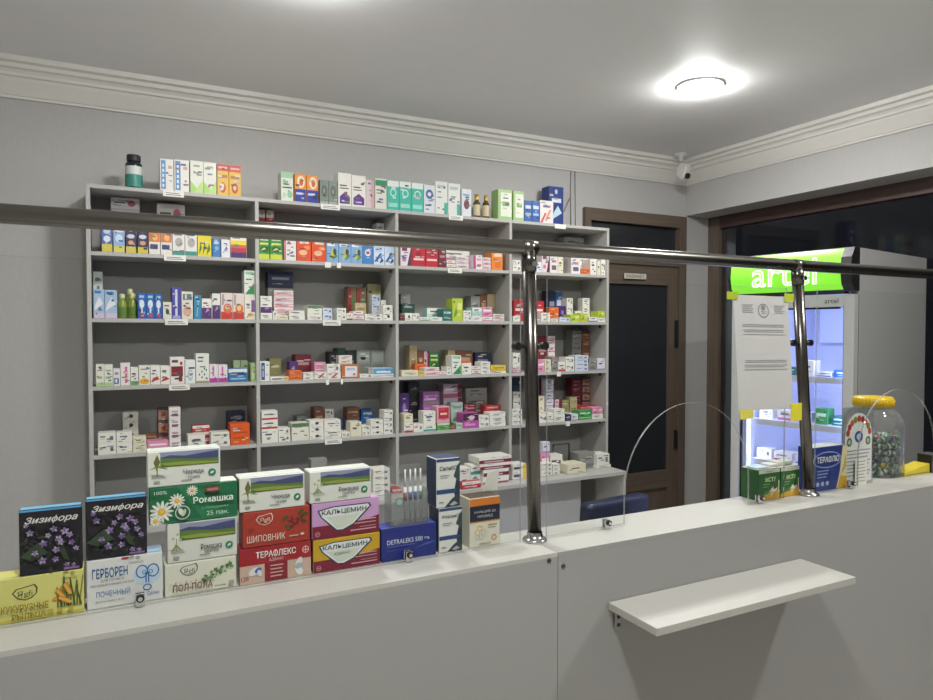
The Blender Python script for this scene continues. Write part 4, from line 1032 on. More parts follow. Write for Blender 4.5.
RN(q, .36, .28, .085, .012, 'c5cfc2'); E(q, .36, .28, .07, '2f5a40'); E(q, .345, .3, .028, 'd8e0d0', .05, .5); E(q, .375, .27, .02, 'c0ccb8', .045, -.4)
E(q, .70, .84, .095, '8a3034', .035); TX(q, 'VALENTIS', .70, .84, .13, .07, 'd8c8b8'); TX(q, 'Ромашка', .71, .58, .46, .18, 'eeeee6', 0, .02); TX(q, 'с ПЛОДАМИ', .73, .34, .3, .06, '9fc0a8'); TX(q, '25 пак.', .76, .19, .26, .12, 'cfe0cf'); TX(q, '100%', .12, .87, .14, .09, 'd5e0d5')
z = done(q)
q = cbx(147.5, 221, 453.5, 446, z, 'dadad2', 'white field-picture tea box topping the tallest stack', top='d6d7d0'); field(q, 't')
TX(q, 'Череда', .62, .36, .28, .16, '3e3e44', 0, .01); TX(q, 'трава', .62, .2, .17, .09, '44465c'); done(q)
# theraflex pile
q = cbx(238.5, 311, 549, 541, ZT, '8a2430', 'wide dark red capsule box at the bottom of the third stack', top='8a2430', side='c9b9aa')
R(q, 0, .0, .34, .52, 'c9ad9c'); R(q, .66, .0, 1, .52, 'c9ad9c'); R(q, 0, .52, 1, 1, 'a2242c')
TX(q, 'ТЕРАФЛЕКС', .5, .79, .56, .2, 'f0e4e0', 0, .02); TX(q, 'АДВАНС', .5, .61, .2, .1, 'e8c8c4'); RN(q, .92, .76, .05, .01, 'e8c8c4'); R(q, .88, .745, .96, .77, 'e8c8c4'); R(q, .915, .66, .925, .87, 'e8c8c4')
for i in range(4): R(q, .42, .42-.1*i, .42+.18-.02*(i % 2), .455-.1*i, 'd8a8a4')
E(q, .20, .34, .085, 'e0e0e0', .05, .4); E(q, .25, .36, .05, '3f6aa8', .035, .5); E(q, .27, .28, .03, 'd9dadd', .05, .3)
E(q, .82, .4, .045, 'ddd9d0', .09, -.4); E(q, .82, .2, .05, 'e6e4de', .08, .5); E(q, .82, .32, .06, 'a8b4bc', .04, .3)
TX(q, '120', .07, .17, .1, .12, '8a2a30'); z = done(q)
q = cbx(242, 310, 512.5, 506, z, 'a83a2c', 'red rosehip herb box with berries, middle of the third stack', top='a83a2c', side='a33428')
leaflogo(q, .32, .74, .13, 'e0cfc0', 'e0cfc0'); TX(q, 'ШИПОВНИК', .34, .24, .56, .19, 'e8ddd0')
for cx, cz, s in ((.70, .66, .05), (.78, .58, .05), (.84, .70, .045), (.72, .5, .04)): E(q, cx, cz, s, '7a2420'); E(q, cx-.01, cz+.03, s*.45, '9a3c30')
for cx, cz, a in ((.62, .72, .7), (.9, .6, -.5), (.86, .86, .8), (.66, .46, 2.4), (.92, .78, .3)): E(q, cx, cz, .055, '44522c', .024, a)
for i in range(4): R(q, .08+.03*i, .42+.03*i, .10+.03*i, .56-.02*i, '8c3024')
E(q, .88, .22, .03, 'd8c8bc', .02); R(q, .68, .18, .82, .22, 'c9a090'); z = done(q)
q = cbx(239, 305, 478.5, 472, z, 'dadad2', 'white field-picture tea box topping the third stack', top='d6d7d0'); field(q, 't')
TX(q, 'Череда', .62, .36, .28, .16, '3e3e44', 0, .01); TX(q, 'трава', .62, .2, .17, .09, '44465c'); done(q)
# calcium pair
def calc(u0, u1, a, c, z, top, lb, adv, tp):
    q = cbx(u0, u1, a, c, z, top, lb, top=tp, side='7a2436')
    R(q, 0, 0, 1, .36, '7d2036'); art(q, [(.3, .36), (1, .36), (1, .5), (.75, .38)], '7d2036')
    art(q, [(.08, .80), (.3, .88), (.85, .88), (.88, .78), (.62, .30), (.45, .16), (.34, .18), (.12, .62)], '24424c')
    art(q, [(.105, .78), (.31, .85), (.83, .85), (.85, .78), (.60, .33), (.445, .20), (.36, .21), (.14, .62)], 'e2e4e0')
    art(q, [(.2, .6), (.7, .6), (.6, .36), (.44, .25), (.36, .26)], 'cfd5c8')
    TX(q, 'КАЛЬЦЕМИН', .47, .715, .66, .155, '1d3550', 0, .012)
    if adv: TX(q, 'АДВАНС', .42, .5, .24, .1, '6a7a34')
    RN(q, .08, .14, .035, .008, 'c8a0a8'); R(q, .06, .13, .1, .15, 'c8a0a8')
    R(q, .68, .40, .95, .43, 'd8a8b0'); R(q, .62, .31, .95, .335, 'd8a8b0'); R(q, .56, .12, .95, .15, 'd8b0b8'); R(q, .7, .2, .95, .225, 'b8808c')
    return done(q)
z = calc(312.5, 380, 540.5, 531.5, ZT, 'c9a02a', 'yellow and maroon calcium tablet box at the bottom of the fourth stack', True, 'c9a02a')
z = calc(311.5, 379.3, 503.5, 497.5, z, 'c79ac8', 'lilac and maroon calcium tablet box, middle of the fourth stack', False, 'c79ac8')
q = cbx(309.5, 371.5, 472.5, 466.5, z, 'dadad2', 'white chamomile field-picture box topping the fourth stack', top='d6d7d0'); field(q, 'c')
TX(q, 'Ромашка', .62, .38, .32, .15, '3e3e3c', 0, .01); TX(q, 'цветки', .62, .22, .2, .09, '44465c'); done(q)
# dark blue tablets
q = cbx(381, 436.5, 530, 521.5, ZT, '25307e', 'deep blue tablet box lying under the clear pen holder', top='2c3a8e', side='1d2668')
TX(q, 'DETRALEKS 500', .42, .57, .64, .14, 'd8dcec', 0, .006); TX(q, 'mg', .82, .56, .09, .08, 'd8dcec'); R(q, .1, .42, .6, .45, '5a66a8'); R(q, .1, .3, .5, .32, '4a569a'); art(q, [(.6, .3), (.8, .42), (1, .45), (.85, .36)], '4a5aa8')
zd = done(q)
# clear holder with four thermometer pens
p0 = at(391, 520, YX+.006); p1 = at(428, 520, YX+.006); ztop = at(410, 468, YX+.006).z
hw = (p1.x-p0.x)/2
t = tag(empty('pen_holder', ((p0.x+p1.x)/2, YX+.006, zd)), 'clear plastic pen holder standing on the deep blue box', 'holder')
hh = ztop-zd
b = MB(); b.box(-hw, hw, 0, .0015, .0003, hh*.58, PLASTIC); b.build('front_plate', t)
b = MB(); b.box(-hw, hw, .036, .0375, .0003, hh, PLASTIC); b.build('back_plate', t)
b = MB(); b.box(-hw, -hw+.0015, .0015, .036, .0003, hh*.6, PLASTIC); b.box(hw-.0015, hw, .0015, .036, .0003, hh*.6, PLASTIC); b.box(-hw+.0016, hw-.0016, .0016, .0359, .0003, .002, PLASTIC); b.build('side_plate', t)
b = MB(); b.face([(px, -.0004, pz) for px, pz in ell(-hw*.55, hh*.42, .009, .009, 18)], mat('6d8a84')); b.face([(px, -.0007, pz) for px, pz in ell(-hw*.55, hh*.42, .006, .006, 18)], mat('a5b5ae')); b.build('sticker', t)
for i, cc in enumerate(('9a3a44', '3a4a8a', '3f4c94', '3f7a62')):
    x = (p0.x+p1.x)/2 + hw*(-.1+.28*i)
    o = MB(); o.tube([(0, 0, 0), (0, 0, hh*.35), (0, 0, hh*.62)], [.0022, .0022, .0036], mat('cfd2d4', .25), 10); o.tube([(0, 0, hh*.38), (0, 0, hh*.52)], .0042, mat(cc), 10); o.tube([(0, 0, hh*.62), (0, 0, hh*.93)], .0018, mat('d5d6d8', .25), 10)
    tag(o.build('pen', None, (x, YX+.02, zd+.0026)), ['leftmost pen, red grip', 'second pen from left, blue grip', 'third pen from left, blue grip', 'rightmost pen, green grip'][i]+', standing in the clear holder', 'pen', 'pens in the clear holder')
# pair of tall navy/white cartons
def kap(u0, u1, a, c, z, lb, s):
    q = cbx(u0, u1, a, c, z, 'dcdcd6', lb, side='27365a', top='3a4668', dep=.05, name='medicine_box')
    R(q, 0, .93, 1, 1, '3c4c74'); art(q, [(.86, 0), (.74, .3), (1, .93), (1, 0)], '2a3440'); R(q, 0, .28, .86, .37, '2f4a78'); art(q, [(.35, 0), (.6, .14), (.9, .26), (1, .1), (1, 0)], '3c444c'); art(q, [(.55, .05), (.75, .12), (.9, .06), (.7, .02)], 'a9b0b0')
    art(q, [(.72, .62), (.88, .84), (1, .9), (1, .5)], '3c4c50')
    TX(q, s, .5, .80, .74, .085, '20304c', 0, .01); R(q, .15, .64, .55, .66, '9a9a9c'); R(q, .15, .6, .48, .615, '9a9a9c'); R(q, .1, .1, .3, .125, '7d7d80')
    return done(q)
z = kap(438.8, 462.3, 509, 505.5, ZT, 'lower tall white and navy carton beside the deep blue box', 'КардиО')
kap(436.3, 460, 459.5, 456.5, z, 'upper tall white and navy carton beside the deep blue box', 'СилибО')
# calcium with honeycomb
q = cbx(469.5, 500, 499, 495.5, ZT, 'dcd8c6', 'white carton with an orange and black top beside the left post', side='b9b7aa', top='4a3a2c', dep=.05, name='medicine_box')
R(q, 0, .84, 1, 1, 'd2792c'); R(q, 0, .52, 1, .84, '23273a'); R(q, 0, .5, 1, .525, 'c08a3c'); TX(q, 'КАЛЬЦИЙ Д3', .5, .72, .7, .07, 'd5d6d8'); TX(q, 'НИКОМЕД', .5, .62, .5, .06, 'd5d6d8')
for cx, cz, cc in ((.33, .38, 'e0a83c'), (.25, .3, 'e6c070'), (.45, .3, 'c9c8b8'), (.36, .2, 'b9bec0'), (.52, .26, 'd6d2bc'), (.25, .2, 'c8c6b4'), (.8, .16, 'b8802c')): RN(q, cx, cz, .085, .025, cc)
R(q, .6, .42, .9, .44, '9a8a6a'); R(q, .6, .37, .85, .385, '9a8a6a'); R(q, .3, .05, .7, .07, 'b09a90')
zk = done(q)
pf = at(487, 500, YX+.048); b = MB(); b.prism([(pf.x-.012, zk+.0003), (pf.x+.024, zk+.0003), (pf.x+.028, zk+.045), (pf.x+.0, zk+.040)], 'y', YX+.044, YX+.045, mat('d9d6ca'))
tag(b.build('paper_slip'), 'white paper slip standing on the orange and black carton', 'paper')

# green cartons right of the serving arch
def green(u0, u1, a, c, lb, sd):
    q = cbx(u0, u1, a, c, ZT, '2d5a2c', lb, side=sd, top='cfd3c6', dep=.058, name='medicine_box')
    R(q, 0, .87, 1, 1, 'c9cbbc'); R(q, 0, .3, 1, .87, '2d6130'); art(q, [(0, 0), (0, .12), (.5, .3), (1, .28), (1, 0)], 'c99a2c'); art(q, [(0, .12), (.3, .28), (.5, .3), (.5, .2)], '3a7a34')
    E(q, .72, .32, .17, 'd9d8cc', .09, .3); E(q, .78, .38, .1, '5a3424', .05, .2); E(q, .62, .2, .05, 'b8b8b0', .09, -.4); R(q, .92, .2, .97, .6, 'c2c8b0')
    TX(q, 'МСТУ', .55, .66, .5, .15, 'c8d8a0', 0, .02); R(q, .2, .5, .5, .52, '9aba80'); R(q, .2, .42, .45, .435, '9aba80'); TX(q, 'На ночь', .5, .93, .3, .05, '4a5a44')
    z = done(q); return z
zg = green(758.3, 779.6, 470.5, 467.5, 'left green cold remedy carton with a white top, beside second post', '25502a')
green(780.2, 799, 468, 465, 'right green cold remedy carton, half behind the second steel post', '25502a')
x0 = at(759, 470, YX).x; x1 = at(800, 470, YX).x
for i, (xa, xb, cc, lb) in enumerate([(x0+.004, x0+.05, 'b9cfd8', 'pale blue sachet lying on the left green carton'), (x0+.06, x0+.088, 'd9cfcc', 'pinkish white sachet lying between the green cartons'), (x0+.094, x1-.01, 'd6d8c6', 'cream folded leaflet lying on the right green carton')]):
    b = MB(); b.box(xa, xb, YX+.008+.004*i, YX+.046, zg-.0004, zg+.004+.003*i, mat(cc, .4), .0015); tag(b.build('sachet'), lb, 'sachet')
# Theraflu
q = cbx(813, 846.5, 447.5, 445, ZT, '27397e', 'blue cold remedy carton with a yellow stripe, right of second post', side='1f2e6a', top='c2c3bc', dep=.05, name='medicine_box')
art(q, [(.68, 0), (1, 0), (1, .99), (.86, .99), (.78, .4)], 'd6c9a0'); art(q, [(.70, .0), (1, .0), (1, .25), (.8, .3)], 'd2a22e'); art(q, [(.8, .3), (.98, .5), (.95, .8), (.88, .5)], 'b8a468')
RN(q, .4, .70, .42, .02, '9aa8d0', .16); TX(q, 'ТЕРАФЛЮ', .42, .71, .66, .15, 'e6e8ee', .1, .02)
for i in range(3): R(q, .1, .44-.07*i, .45-.04*i, .465-.07*i, '8fa0cc')
for x in (.12, .26, .4): E(q, x, .16, .045, 'a8b4d4')
done(q)
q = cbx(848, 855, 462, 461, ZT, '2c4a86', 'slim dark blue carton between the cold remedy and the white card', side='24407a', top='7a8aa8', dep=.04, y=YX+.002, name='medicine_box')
E(q, .5, .6, .3, 'c5ccd8'); art(q, [(.1, .1), (.9, .15), (.7, .4), (.2, .35)], '8a3440'); done(q)
# little clear price holder with a card
p0 = at(855.5, 460, YX-.0055); p1 = at(867, 460, YX-.0055); zt_ = at(861, 459.5, YX-.0055).z
b = MB(); b.box(p0.x, p1.x, 0, .0012, .0004, zt_-ZT, mat('d8d8cc', .4), .0003)
for i in range(7): b.box(p0.x+.005, p1.x-.006-.003*(i % 3), -.0003, 0, .012+i*.0095, .0145+i*.0095, mat('8a8f88'))
tag(b.build('price_card', None, (0, YX-.0055, ZT)), 'small upright white price card in front of the fruit sign', 'card')
# fruit sign in a clear stand
ys = YX+.002; p0 = at(858, 460, ys); pL = at(843, 408, ys); pR = at(874, 408, ys); hS = pL.z-ZT; w = pR.x-pL.x
t = tag(empty('sign_stand', (pL.x+w/2, ys, ZT)), 'clear stand with a white sign under an arch of coloured letters', 'sign')
b = MB(); b.box(-w/2, w/2, 0, .002, .0004, hS, PLASTIC); b.build('plate', t)
b = MB(); pts = [(-w*.43, .01), (w*.43, .01), (w*.43, hS*.62)]+[(w*.43*math.cos(PI*k/12), hS*.62+hS*.30*math.sin(PI*k/12)) for k in range(1, 12)]+[(-w*.43, hS*.62)]
b.prism(pts, 'y', -.0014, -.0002, mat('cfd0cc', .4)); b.build('paper', t)
b = MB(); k = 0
for i in range(9):
    a = PI*(.08+.84*i/8); k += 1; b.face([(px, -.0018-.00005*k, pz) for px, pz in ell(w*.36*math.cos(a), hS*.62+hS*.23*math.sin(a), .0085, .010, 8)], mat(['a8382c', '6a7a34', 'b8502e', '9a3030'][i % 4]))
b.face([(px, -.0018, pz) for px, pz in ell(0, hS*.62, .019, .017, 18)], mat('2f4a7a')); b.face([(px, -.0019, pz) for px, pz in ell(0, hS*.62, .011, .009, 18)], mat('a5b5c8'))
for s in (-1, 1): b.face([(px, -.0018, pz) for px, pz in ell(s*w*.3, hS*.56, .012, .013, 14)], mat('4f6a4a')); b.face([(px, -.0019, pz) for px, pz in ell(s*w*.3, hS*.56, .006, .007, 14)], mat('a8b4a0'))
for i in range(8): b.box(-w*.38, w*.38-.006*(i % 3), -.0018, -.0015, hS*(.44-.045*i), hS*(.455-.045*i), mat('8a8c8a'))
b.build('print', t)

# sweets jar
ja = at(872, 480, 1.338); JR = .086; jx, jy = ja.x, 1.338
hl = at(873, 405, jy-.0).z-ZT; ht = at(873, 396.5, jy).z-ZT
t = tag(empty('sweets_jar', (jx, jy, ZT)), 'big clear plastic jar with a yellow lid, half full of wrapped sweets', 'jar')
def jprof(R_, o=0): return [(R_*.93, .0006+o), (R_, .010+o), (R_, hl*.72), (R_*.97, hl*.80), (R_*.82, hl*.90), (R_*.63, hl*.96), (R_*.62, hl)]
b = MB(); b.lathe([(.0005, .0006)]+jprof(JR), PLASTIC, 48); b.build('body', t)
rl = .058
b = MB(); b.lathe([(JR*.63, hl-.003), (rl, hl-.003), (rl, ht-.006), (rl-.005, ht), (.0005, ht)], mat('d8b416', .35), 48)
for i in range(40):
    a = 2*PI*i/40; x, y = rl*math.cos(a), rl*math.sin(a); b.tube([(x, y, hl), (x, y, ht-.008)], .0014, mat('d8b416', .35), 6)
b.build('lid', t)
sw = []
for cc, nm in (('1f4a34', 'green'), ('d8d8cc', 'white'), ('a83a34', 'red'), ('28344c', 'dark blue'), ('c8a83a', 'yellow')):
    b = MB(); m1 = mat(cc, .3, 0, .1); m2 = mat({'green': '9fb8a8', 'white': '2f6a4a', 'red': 'c8a89a', 'dark blue': '8a94a8', 'yellow': '5a6a4a'}[nm], .3)
    b.tube([(-.0115, 0, 0), (-.009, 0, 0), (0, 0, 0), (.009, 0, 0), (.0115, 0, 0)], [.004, .0085, .0095, .0085, .004], m1, 10)
    b.tube([(-.003, 0, 0), (.003, 0, 0)], .0099, m2, 10, False)
    for s in (-1, 1): b.tube([(s*.0115, 0, 0), (s*.0205, 0, 0)], [.0025, .0078], m2, 8)
    me = b.mesh('wrapped_sweet'); sw.append((me, nm))
rs = random.Random(5); pts = []
zmax = (at(885, 438, jy-JR).z-ZT)
lv = .015
while lv < zmax-.01:
    for rr, nn in ((JR-.0225, 15), (JR-.046, 9)):
        off = rs.random()*6
        for i in range(nn):
            a = off+2*PI*i/nn; pts.append((rr*math.cos(a), rr*math.sin(a), lv+rs.uniform(-.002, .002), a))
    lv += .0205
for i, (x, y, z_, a) in enumerate(pts):
    me, nm = rs.choices(sw, weights=(8, 2, 1, 4, 1))[0]
    o = bpy.data.objects.new('wrapped_sweet', me); COL.objects.link(o); o.location = (jx+x, jy+y, ZT+z_); o.rotation_euler = (0, rs.uniform(-.5, .5), a+PI/2+rs.uniform(-.4, .4))
    tag(o, f'{nm} wrapped sweet lying in the yellow-lidded jar', 'sweet', f'{nm} sweets in the jar')
# yellow flat box and dark carton at the right end
p0 = at(905, 470, YX+.004); p1 = at(929.5, 470, YX+.004)
b = MB(); b.prism([(p0.x, ZT+.0004), (p1.x, ZT+.0004), (p1.x, ZT+.030), (p0.x, ZT+.012)], 'y', YX+.004, YX+.052, mat('c9b42c', .4)); b.box(p0.x+.006, p1.x-.006, YX+.0036, YX+.0039, ZT+.003, ZT+.006, mat('8a7a1c'))
tag(b.build('yellow_wedge_box'), 'low yellow wedge-shaped box right of the sweets jar', 'box')
q = cbx(931, 941, 455, 454, ZT, '3a3634', 'small dark carton cut by the right edge of the photo', side='2a2826', top='4a4644', dep=.045, y=YX, name='medicine_box'); R(q, .1, .3, .9, .6, 'c8c4bc'); TX(q, '4L', .5, .45, .5, .15, '3a3634'); done(q)

# notice taped on the middle glass panel
yn = YP-.0036
c4 = [at(732.8, 294.5, yn), at(787.6, 297, yn), at(793, 408.5, yn), at(738.6, 411, yn)]
ox, oz = c4[3].x, c4[3].z
def uvp(u, v, y=0):
    a = c4[3].lerp(c4[2], u); c_ = c4[0].lerp(c4[1], u); p = a.lerp(c_, v); return (p.x-ox, -y-.004*math.sin(PI*v)*(.4+.6*math.sin(PI*u)), p.z-oz)
b = MB(); mP = mat('bfbfbc', .7, 0, .01)
N = 8
for i in range(N):
    for j in range(N):
        f = [(i/N, j/N), ((i+1)/N, j/N), ((i+1)/N, (j+1)/N), (i/N, (j+1)/N)]
        b.face([uvp(*p) for p in f], mP, True); b.face([uvp(p[0], p[1], -.0003) for p in reversed(f)], mP, True)
G = mat('88898c')
NTB = lambda b: tag(b.build('notice', None, (ox, yn, oz), fix=False), 'white printed notice taped to the glass, hanging before the fridge', 'notice')
def ln(u0, u1, v, h=.0042, m=G):
    for i in range(8): a, c = u0+(u1-u0)*i/8, u0+(u1-u0)*(i+1)/8; b.face([uvp(a, v, .0009), uvp(c, v, .0009), uvp(c, v+h, .0009), uvp(a, v+h, .0009)], m)
for i in range(5): ln(.14, .34-.02*(i % 2), .915-.016*i); ln(.72, .92-.03*(i % 3), .915-.016*i)
for v in (.745, .73, .70, .685, .66, .435, .42, .395, .38, .355): ln(.12+.04*rg.random(), .92-.1*rg.random(), v)
for i in range(24):
    a = 2*PI*i/24; a2 = 2*PI*(i+1)/24
    b.face([uvp(.52+rr*math.cos(q_), .87+rr*.62*math.sin(q_), .0006) for rr, q_ in ((.10, a), (.10, a2), (.085, a2), (.085, a))], G)
b.face([uvp(.52+.04*math.cos(2*PI*i/10), .895+.022*math.sin(2*PI*i/10), .0006) for i in range(10)], G); ln(.47, .57, .86); ln(.48, .56, .845)
nt_ = NTB(b)
for (ua, va, ub, vb, cc) in ((726.5, 291.5, 737, 299.5, 'a9b832'), (784, 293.5, 793, 302, 'b4c03a'), (739.5, 410, 752.5, 418.5, 'd2cc5a'), (790.5, 403.5, 801, 420, 'd6cc3a')):
    p, q_ = at(ua, va, yn), at(ub, vb, yn); b = MB(); b.box(p.x-ox, q_.x-ox, -.0024, -.0012, q_.z-oz, p.z-oz, mat(cc, .4)); b.build('tape', nt_)

# ---------------------------------------------------------------- fridge
FA = math.radians(10); FW = .60; FD = .82
fl = at(855.3, 246.5, 1.945)
FT = fl.z
# front right corner (towards camera side) sits at fl
dx, dy = math.cos(FA), math.sin(FA)
cxf = fl.x-dy*(FW/2)*1.0; cyf = fl.y+dx*(FW/2)
t = tag(empty('display_fridge', (cxf, cyf, 0), FA), 'tall glass-door display fridge with a glowing green header', 'fridge')
# local frame: x = depth (away from the door), y = along the front, -y = towards the camera
FG = mat('a9a9a8', .45, 0, .015); FI = mat('dfe3f2', .4, 0, .01); FDK = mat('1c1c1f', .4)
HB = FT-.195
b = MB()
b.box(.05, FD, -FW/2, -FW/2+.04, .08, FT, FG, .004); b.box(.05, FD, FW/2-.04, FW/2, .08, FT, FG, .004)
b.box(FD-.04, FD, -FW/2+.04, FW/2-.04, .08, FT, FG); b.box(.05, FD-.04, -FW/2+.04, FW/2-.04, HB+.02, FT, FG); b.box(.05, FD-.04, -FW/2+.04, FW/2-.04, .08, .28, FG)
b.build('cabinet', t)
for s in (-1, 1):
    b = MB(); b.box(.08, .14, s*(FW/2-.07)-.02, s*(FW/2-.07)+.02, 0, .08, BLACKP); b.box(FD-.14, FD-.08, s*(FW/2-.07)-.02, s*(FW/2-.07)+.02, 0, .08, BLACKP); b.build('foot', t)
b = MB(); b.box(FD-.052, FD-.0405, -FW/2+.041, FW/2-.041, .281, HB+.019, FI); b.box(.06, FD-.052, FW/2-.052, FW/2-.0405, .281, HB+.019, FI); b.box(.06, FD-.052, -FW/2+.0405, -FW/2+.052, .281, HB+.019, FI); b.box(.06, FD-.052, -FW/2+.053, FW/2-.053, HB+.006, HB+.019, FI)
for k in range(20): b.box(FD-.056, FD-.052, -FW/2+.06, FW/2-.06, .34+.07*k, .352+.07*k, FI) if .34+.07*k < HB-.35 else None
b.build('liner', t)
b = MB(); b.box(FD-.10, FD-.056, -FW/2+.10, FW/2-.10, HB-.25, HB-.05, FI, .006)
o = b.build('fan_cover', t)
b = MB()
for k in range(5): b.box(FD-.103, FD-.1005, -FW/2+.11, -FW/2+.25, HB-.23+.032*k, HB-.215+.032*k, BLACKP)
b.build('grille', o)
# header
gm = bpy.data.materials.new('backlit_green'); gm.use_nodes = True
gb = gm.node_tree.nodes['Principled BSDF']; gb.inputs['Base Color'].default_value = (.2, .6, .05, 1); gb.inputs['Emission Color'].default_value = (.235, .80, .035, 1); gb.inputs['Emission Strength'].default_value = .33; gb.inputs['Roughness'].default_value = .3
b = MB(); b.prism([(.049, HB), (.0, HB), (-.028, HB+.03), (-.04, HB+.085), (-.032, HB+.15), (.0, FT), (.049, FT)], 'y', -FW/2, -FW/2+.045, FDK); b.prism([(.049, HB), (.0, HB), (-.028, HB+.03), (-.04, HB+.085), (-.032, HB+.15), (.0, FT), (.049, FT)], 'y', FW/2-.012, FW/2, FDK)
b.box(.0, .049, -FW/2+.045, FW/2-.012, HB-.012, HB+.01, FDK)
hd = b.build('header', t)
b = MB(); k = b.mi(gm); pr = [(.0, HB+.006), (-.026, HB+.032), (-.036, HB+.085), (-.029, HB+.15), (.0, FT-.004)]
base = len(b.v)
for (px, pz) in pr: b.v += [(px, -FW/2+.045, pz), (px, FW/2-.0125, pz)]
for i in range(len(pr)-1): b.f.append((base+2*i, base+2*i+1, base+2*i+3, base+2*i+2)); b.m.append(k); b.sm.append(True)
b.box(.0005, .049, -FW/2+.0455, FW/2-.0125, FT-.003, FT, mat('b0b0ae')); b.build('backlit_panel', hd, fix=False)
# lettering outlined in white
LW = emis('backlit_white', (.85, .98, .80), .40)
def ftext(s, cy, cz, x, w, h, m, parent, outline=0, name='lettering'):
    o = text(s, 0, 0, 0, w, h, m, parent, name, outline=outline)
    o.rotation_euler = (0, 0, -PI/2); o.location = (x, cy, cz); return o
ftext('artel', .01, HB+.094, -.0382, .32, .125, LW, hd, outline=.014)
ftext('artel', .01, HB+.094, -.0376, .31, .118, emis('backlit_pale_green', (.45, .88, .25), .34), hd)
# door
b = MB(); st = .042; z0, z1 = .16, HB-.016
dmat = mat('b9bab8', .4)
b.box(0, .045, -FW/2, -FW/2+st+.004, z0, z1, dmat, .003); b.box(0, .045, FW/2-st, FW/2, z0, z1, dmat, .003); b.box(0, .045, -FW/2+st+.004, FW/2-st, z1-.055, z1, dmat, .002); b.box(0, .045, -FW/2+st+.004, FW/2-st, z0, z0+.08, dmat, .002)
dd = b.build('door', t)
b = MB(); b.box(.012, .018, -FW/2+st+.005, FW/2-st-.001, z0+.081, z1-.056, GLASS); b.build('pane', dd)
b = MB()
for (ya, yb, za, zb_) in ((-FW/2+st+.005, -FW/2+st+.013, z0+.081, z1-.056), (FW/2-st-.009, FW/2-st-.001, z0+.081, z1-.056), (-FW/2+st+.03, FW/2-st-.01, z1-.064, z1-.056)): b.box(.019, .03, ya, yb, za, zb_, FDK)
b.build('gasket', dd)
b = MB(); b.box(.046, .0495, -FW/2+.001, -FW/2+.02, z0, z1, FDK); b.build('seal', dd)
ftext('artel', -FW/2+.1, z1-.028, -.0006, .062, .022, mat('3c3d40'), dd)
b = MB(); b.box(.08, .10, -FW/2+.02, FW/2-.02, .09, .155, mat('2a2a2c')); b.build('base_grille', t)
# lamps of the fridge: two tubes behind the door sides
for s in (-1, 1):
    b = MB(); b.box(.062, .074, s*(FW/2-.062)-.006, s*(FW/2-.062)+.006, .32, HB-.03, emis('fridge_tube', (.5, .56, 1), 1.2)); b.build('light_tube', t)
l = bpy.data.lights.new('fridge_lamp', 'AREA'); l.shape = 'RECTANGLE'; l.size = .05; l.size_y = FW-.16; l.energy = 1.1; l.color = (.52, .58, 1)
lo = bpy.data.objects.new('fridge_lamp', l); COL.objects.link(lo); lo.parent = t; lo.location = (.12, 0, HB-.0); lo.rotation_euler = (0, -.25, 0)
for s in (1, -1):
    l = bpy.data.lights.new('fridge_lamp', 'AREA'); l.shape = 'RECTANGLE'; l.size = .03; l.size_y = HB-.5; l.energy = 1.1; l.color = (.52, .58, 1)
    lo = bpy.data.objects.new('fridge_lamp', l); COL.objects.link(lo); lo.parent = t; lo.location = (.10, s*(FW/2-.075), (HB+.3)/2)
    lo.matrix_local = Matrix.Translation(lo.location) @ (Matrix(((0, 0, -.5, 0), (0, 0, 0, 0), (0, 0, 0, 0), (0, 0, 0, 1))) if False else Matrix.Identity(4))
    # aim inwards and to the back: local -Z -> (+x*.5, -s*y)
    d = Vector((.35, -s*1.0, 0)).normalized(); zax = -d; yax = Vector((0, 0, 1)); xax = yax.cross(zax)
    lo.matrix_local = Matrix(((xax.x, yax.x, zax.x, .10), (xax.y, yax.y, zax.y, s*(FW/2-.078)), (xax.z, yax.z, zax.z, (HB+.3)/2), (0, 0, 0, 1)))
# wire shelves and what stands on them
Mf = Matrix.Translation((cxf, cyf, 0)) @ Matrix.Rotation(FA, 4, 'Z')
levels = []
def zat(u, v, lx, ly):
    p = Mf @ Vector((lx, ly, 0)); return at(u, v, p.y).z
for v, u in ((375, 812), (421, 812), (462, 812)):
    levels.append(zat(u, v, .10, 0))
WH = mat('cfd2dc', .35)
for z_ in levels:
    b = MB(); b.box(.085, .097, -FW/2+.055, FW/2-.055, z_-.03, z_, WH, .001)
    for k in range(15): x = .11+.033*k; b.tube([(x, -FW/2+.055, z_-.004), (x, FW/2-.055, z_-.004)], .0025, WH, 6)
    b.box(.097, FD-.06, -.004, .004, z_-.012, z_-.0065, WH); b.build('wire_shelf', t)
fr = random.Random(2)
fi = [(0, -.20, .09, .035, 'bl'), (0, -.11, .07, .022, 'wb'), (0, -.03, .06, .075, 'w'), (0, .06, .06, .04, 'te'), (0, .15, .07, .045, 'w2'),
      (1, -.19, .08, .045, 'te'), (1, -.10, .06, .075, 'gr'), (1, -.02, .06, .05, 'lb'), (1, .08, .08, .05, 'wp'), (1, .18, .07, .055, 'w'),
      (2, -.20, .07, .05, 'w'), (2, -.11, .08, .035, 'gr'), (2, -.01, .07, .05, 'lw'), (2, .09, .09, .045, 'wr'), (2, .19, .08, .05, 'w2')]
for k, (L, yc, wd, ht_, s) in enumerate(fi):
    pos = ['nearest the hinge', 'second', 'middle', 'fourth', 'fifth'][k % 5]
    o = carton(s, -wd/2, wd/2, 0, 0, ht_, .07, f"{ST[s][0]}, {ORD[k % 5+1]} from right, {['upper', 'middle', 'lower'][L]} fridge shelf", 'boxes in the fridge')
    p = Mf @ Vector((.13, yc, levels[L]-.0012)); o.location = p; o.rotation_euler.z = FA-PI/2

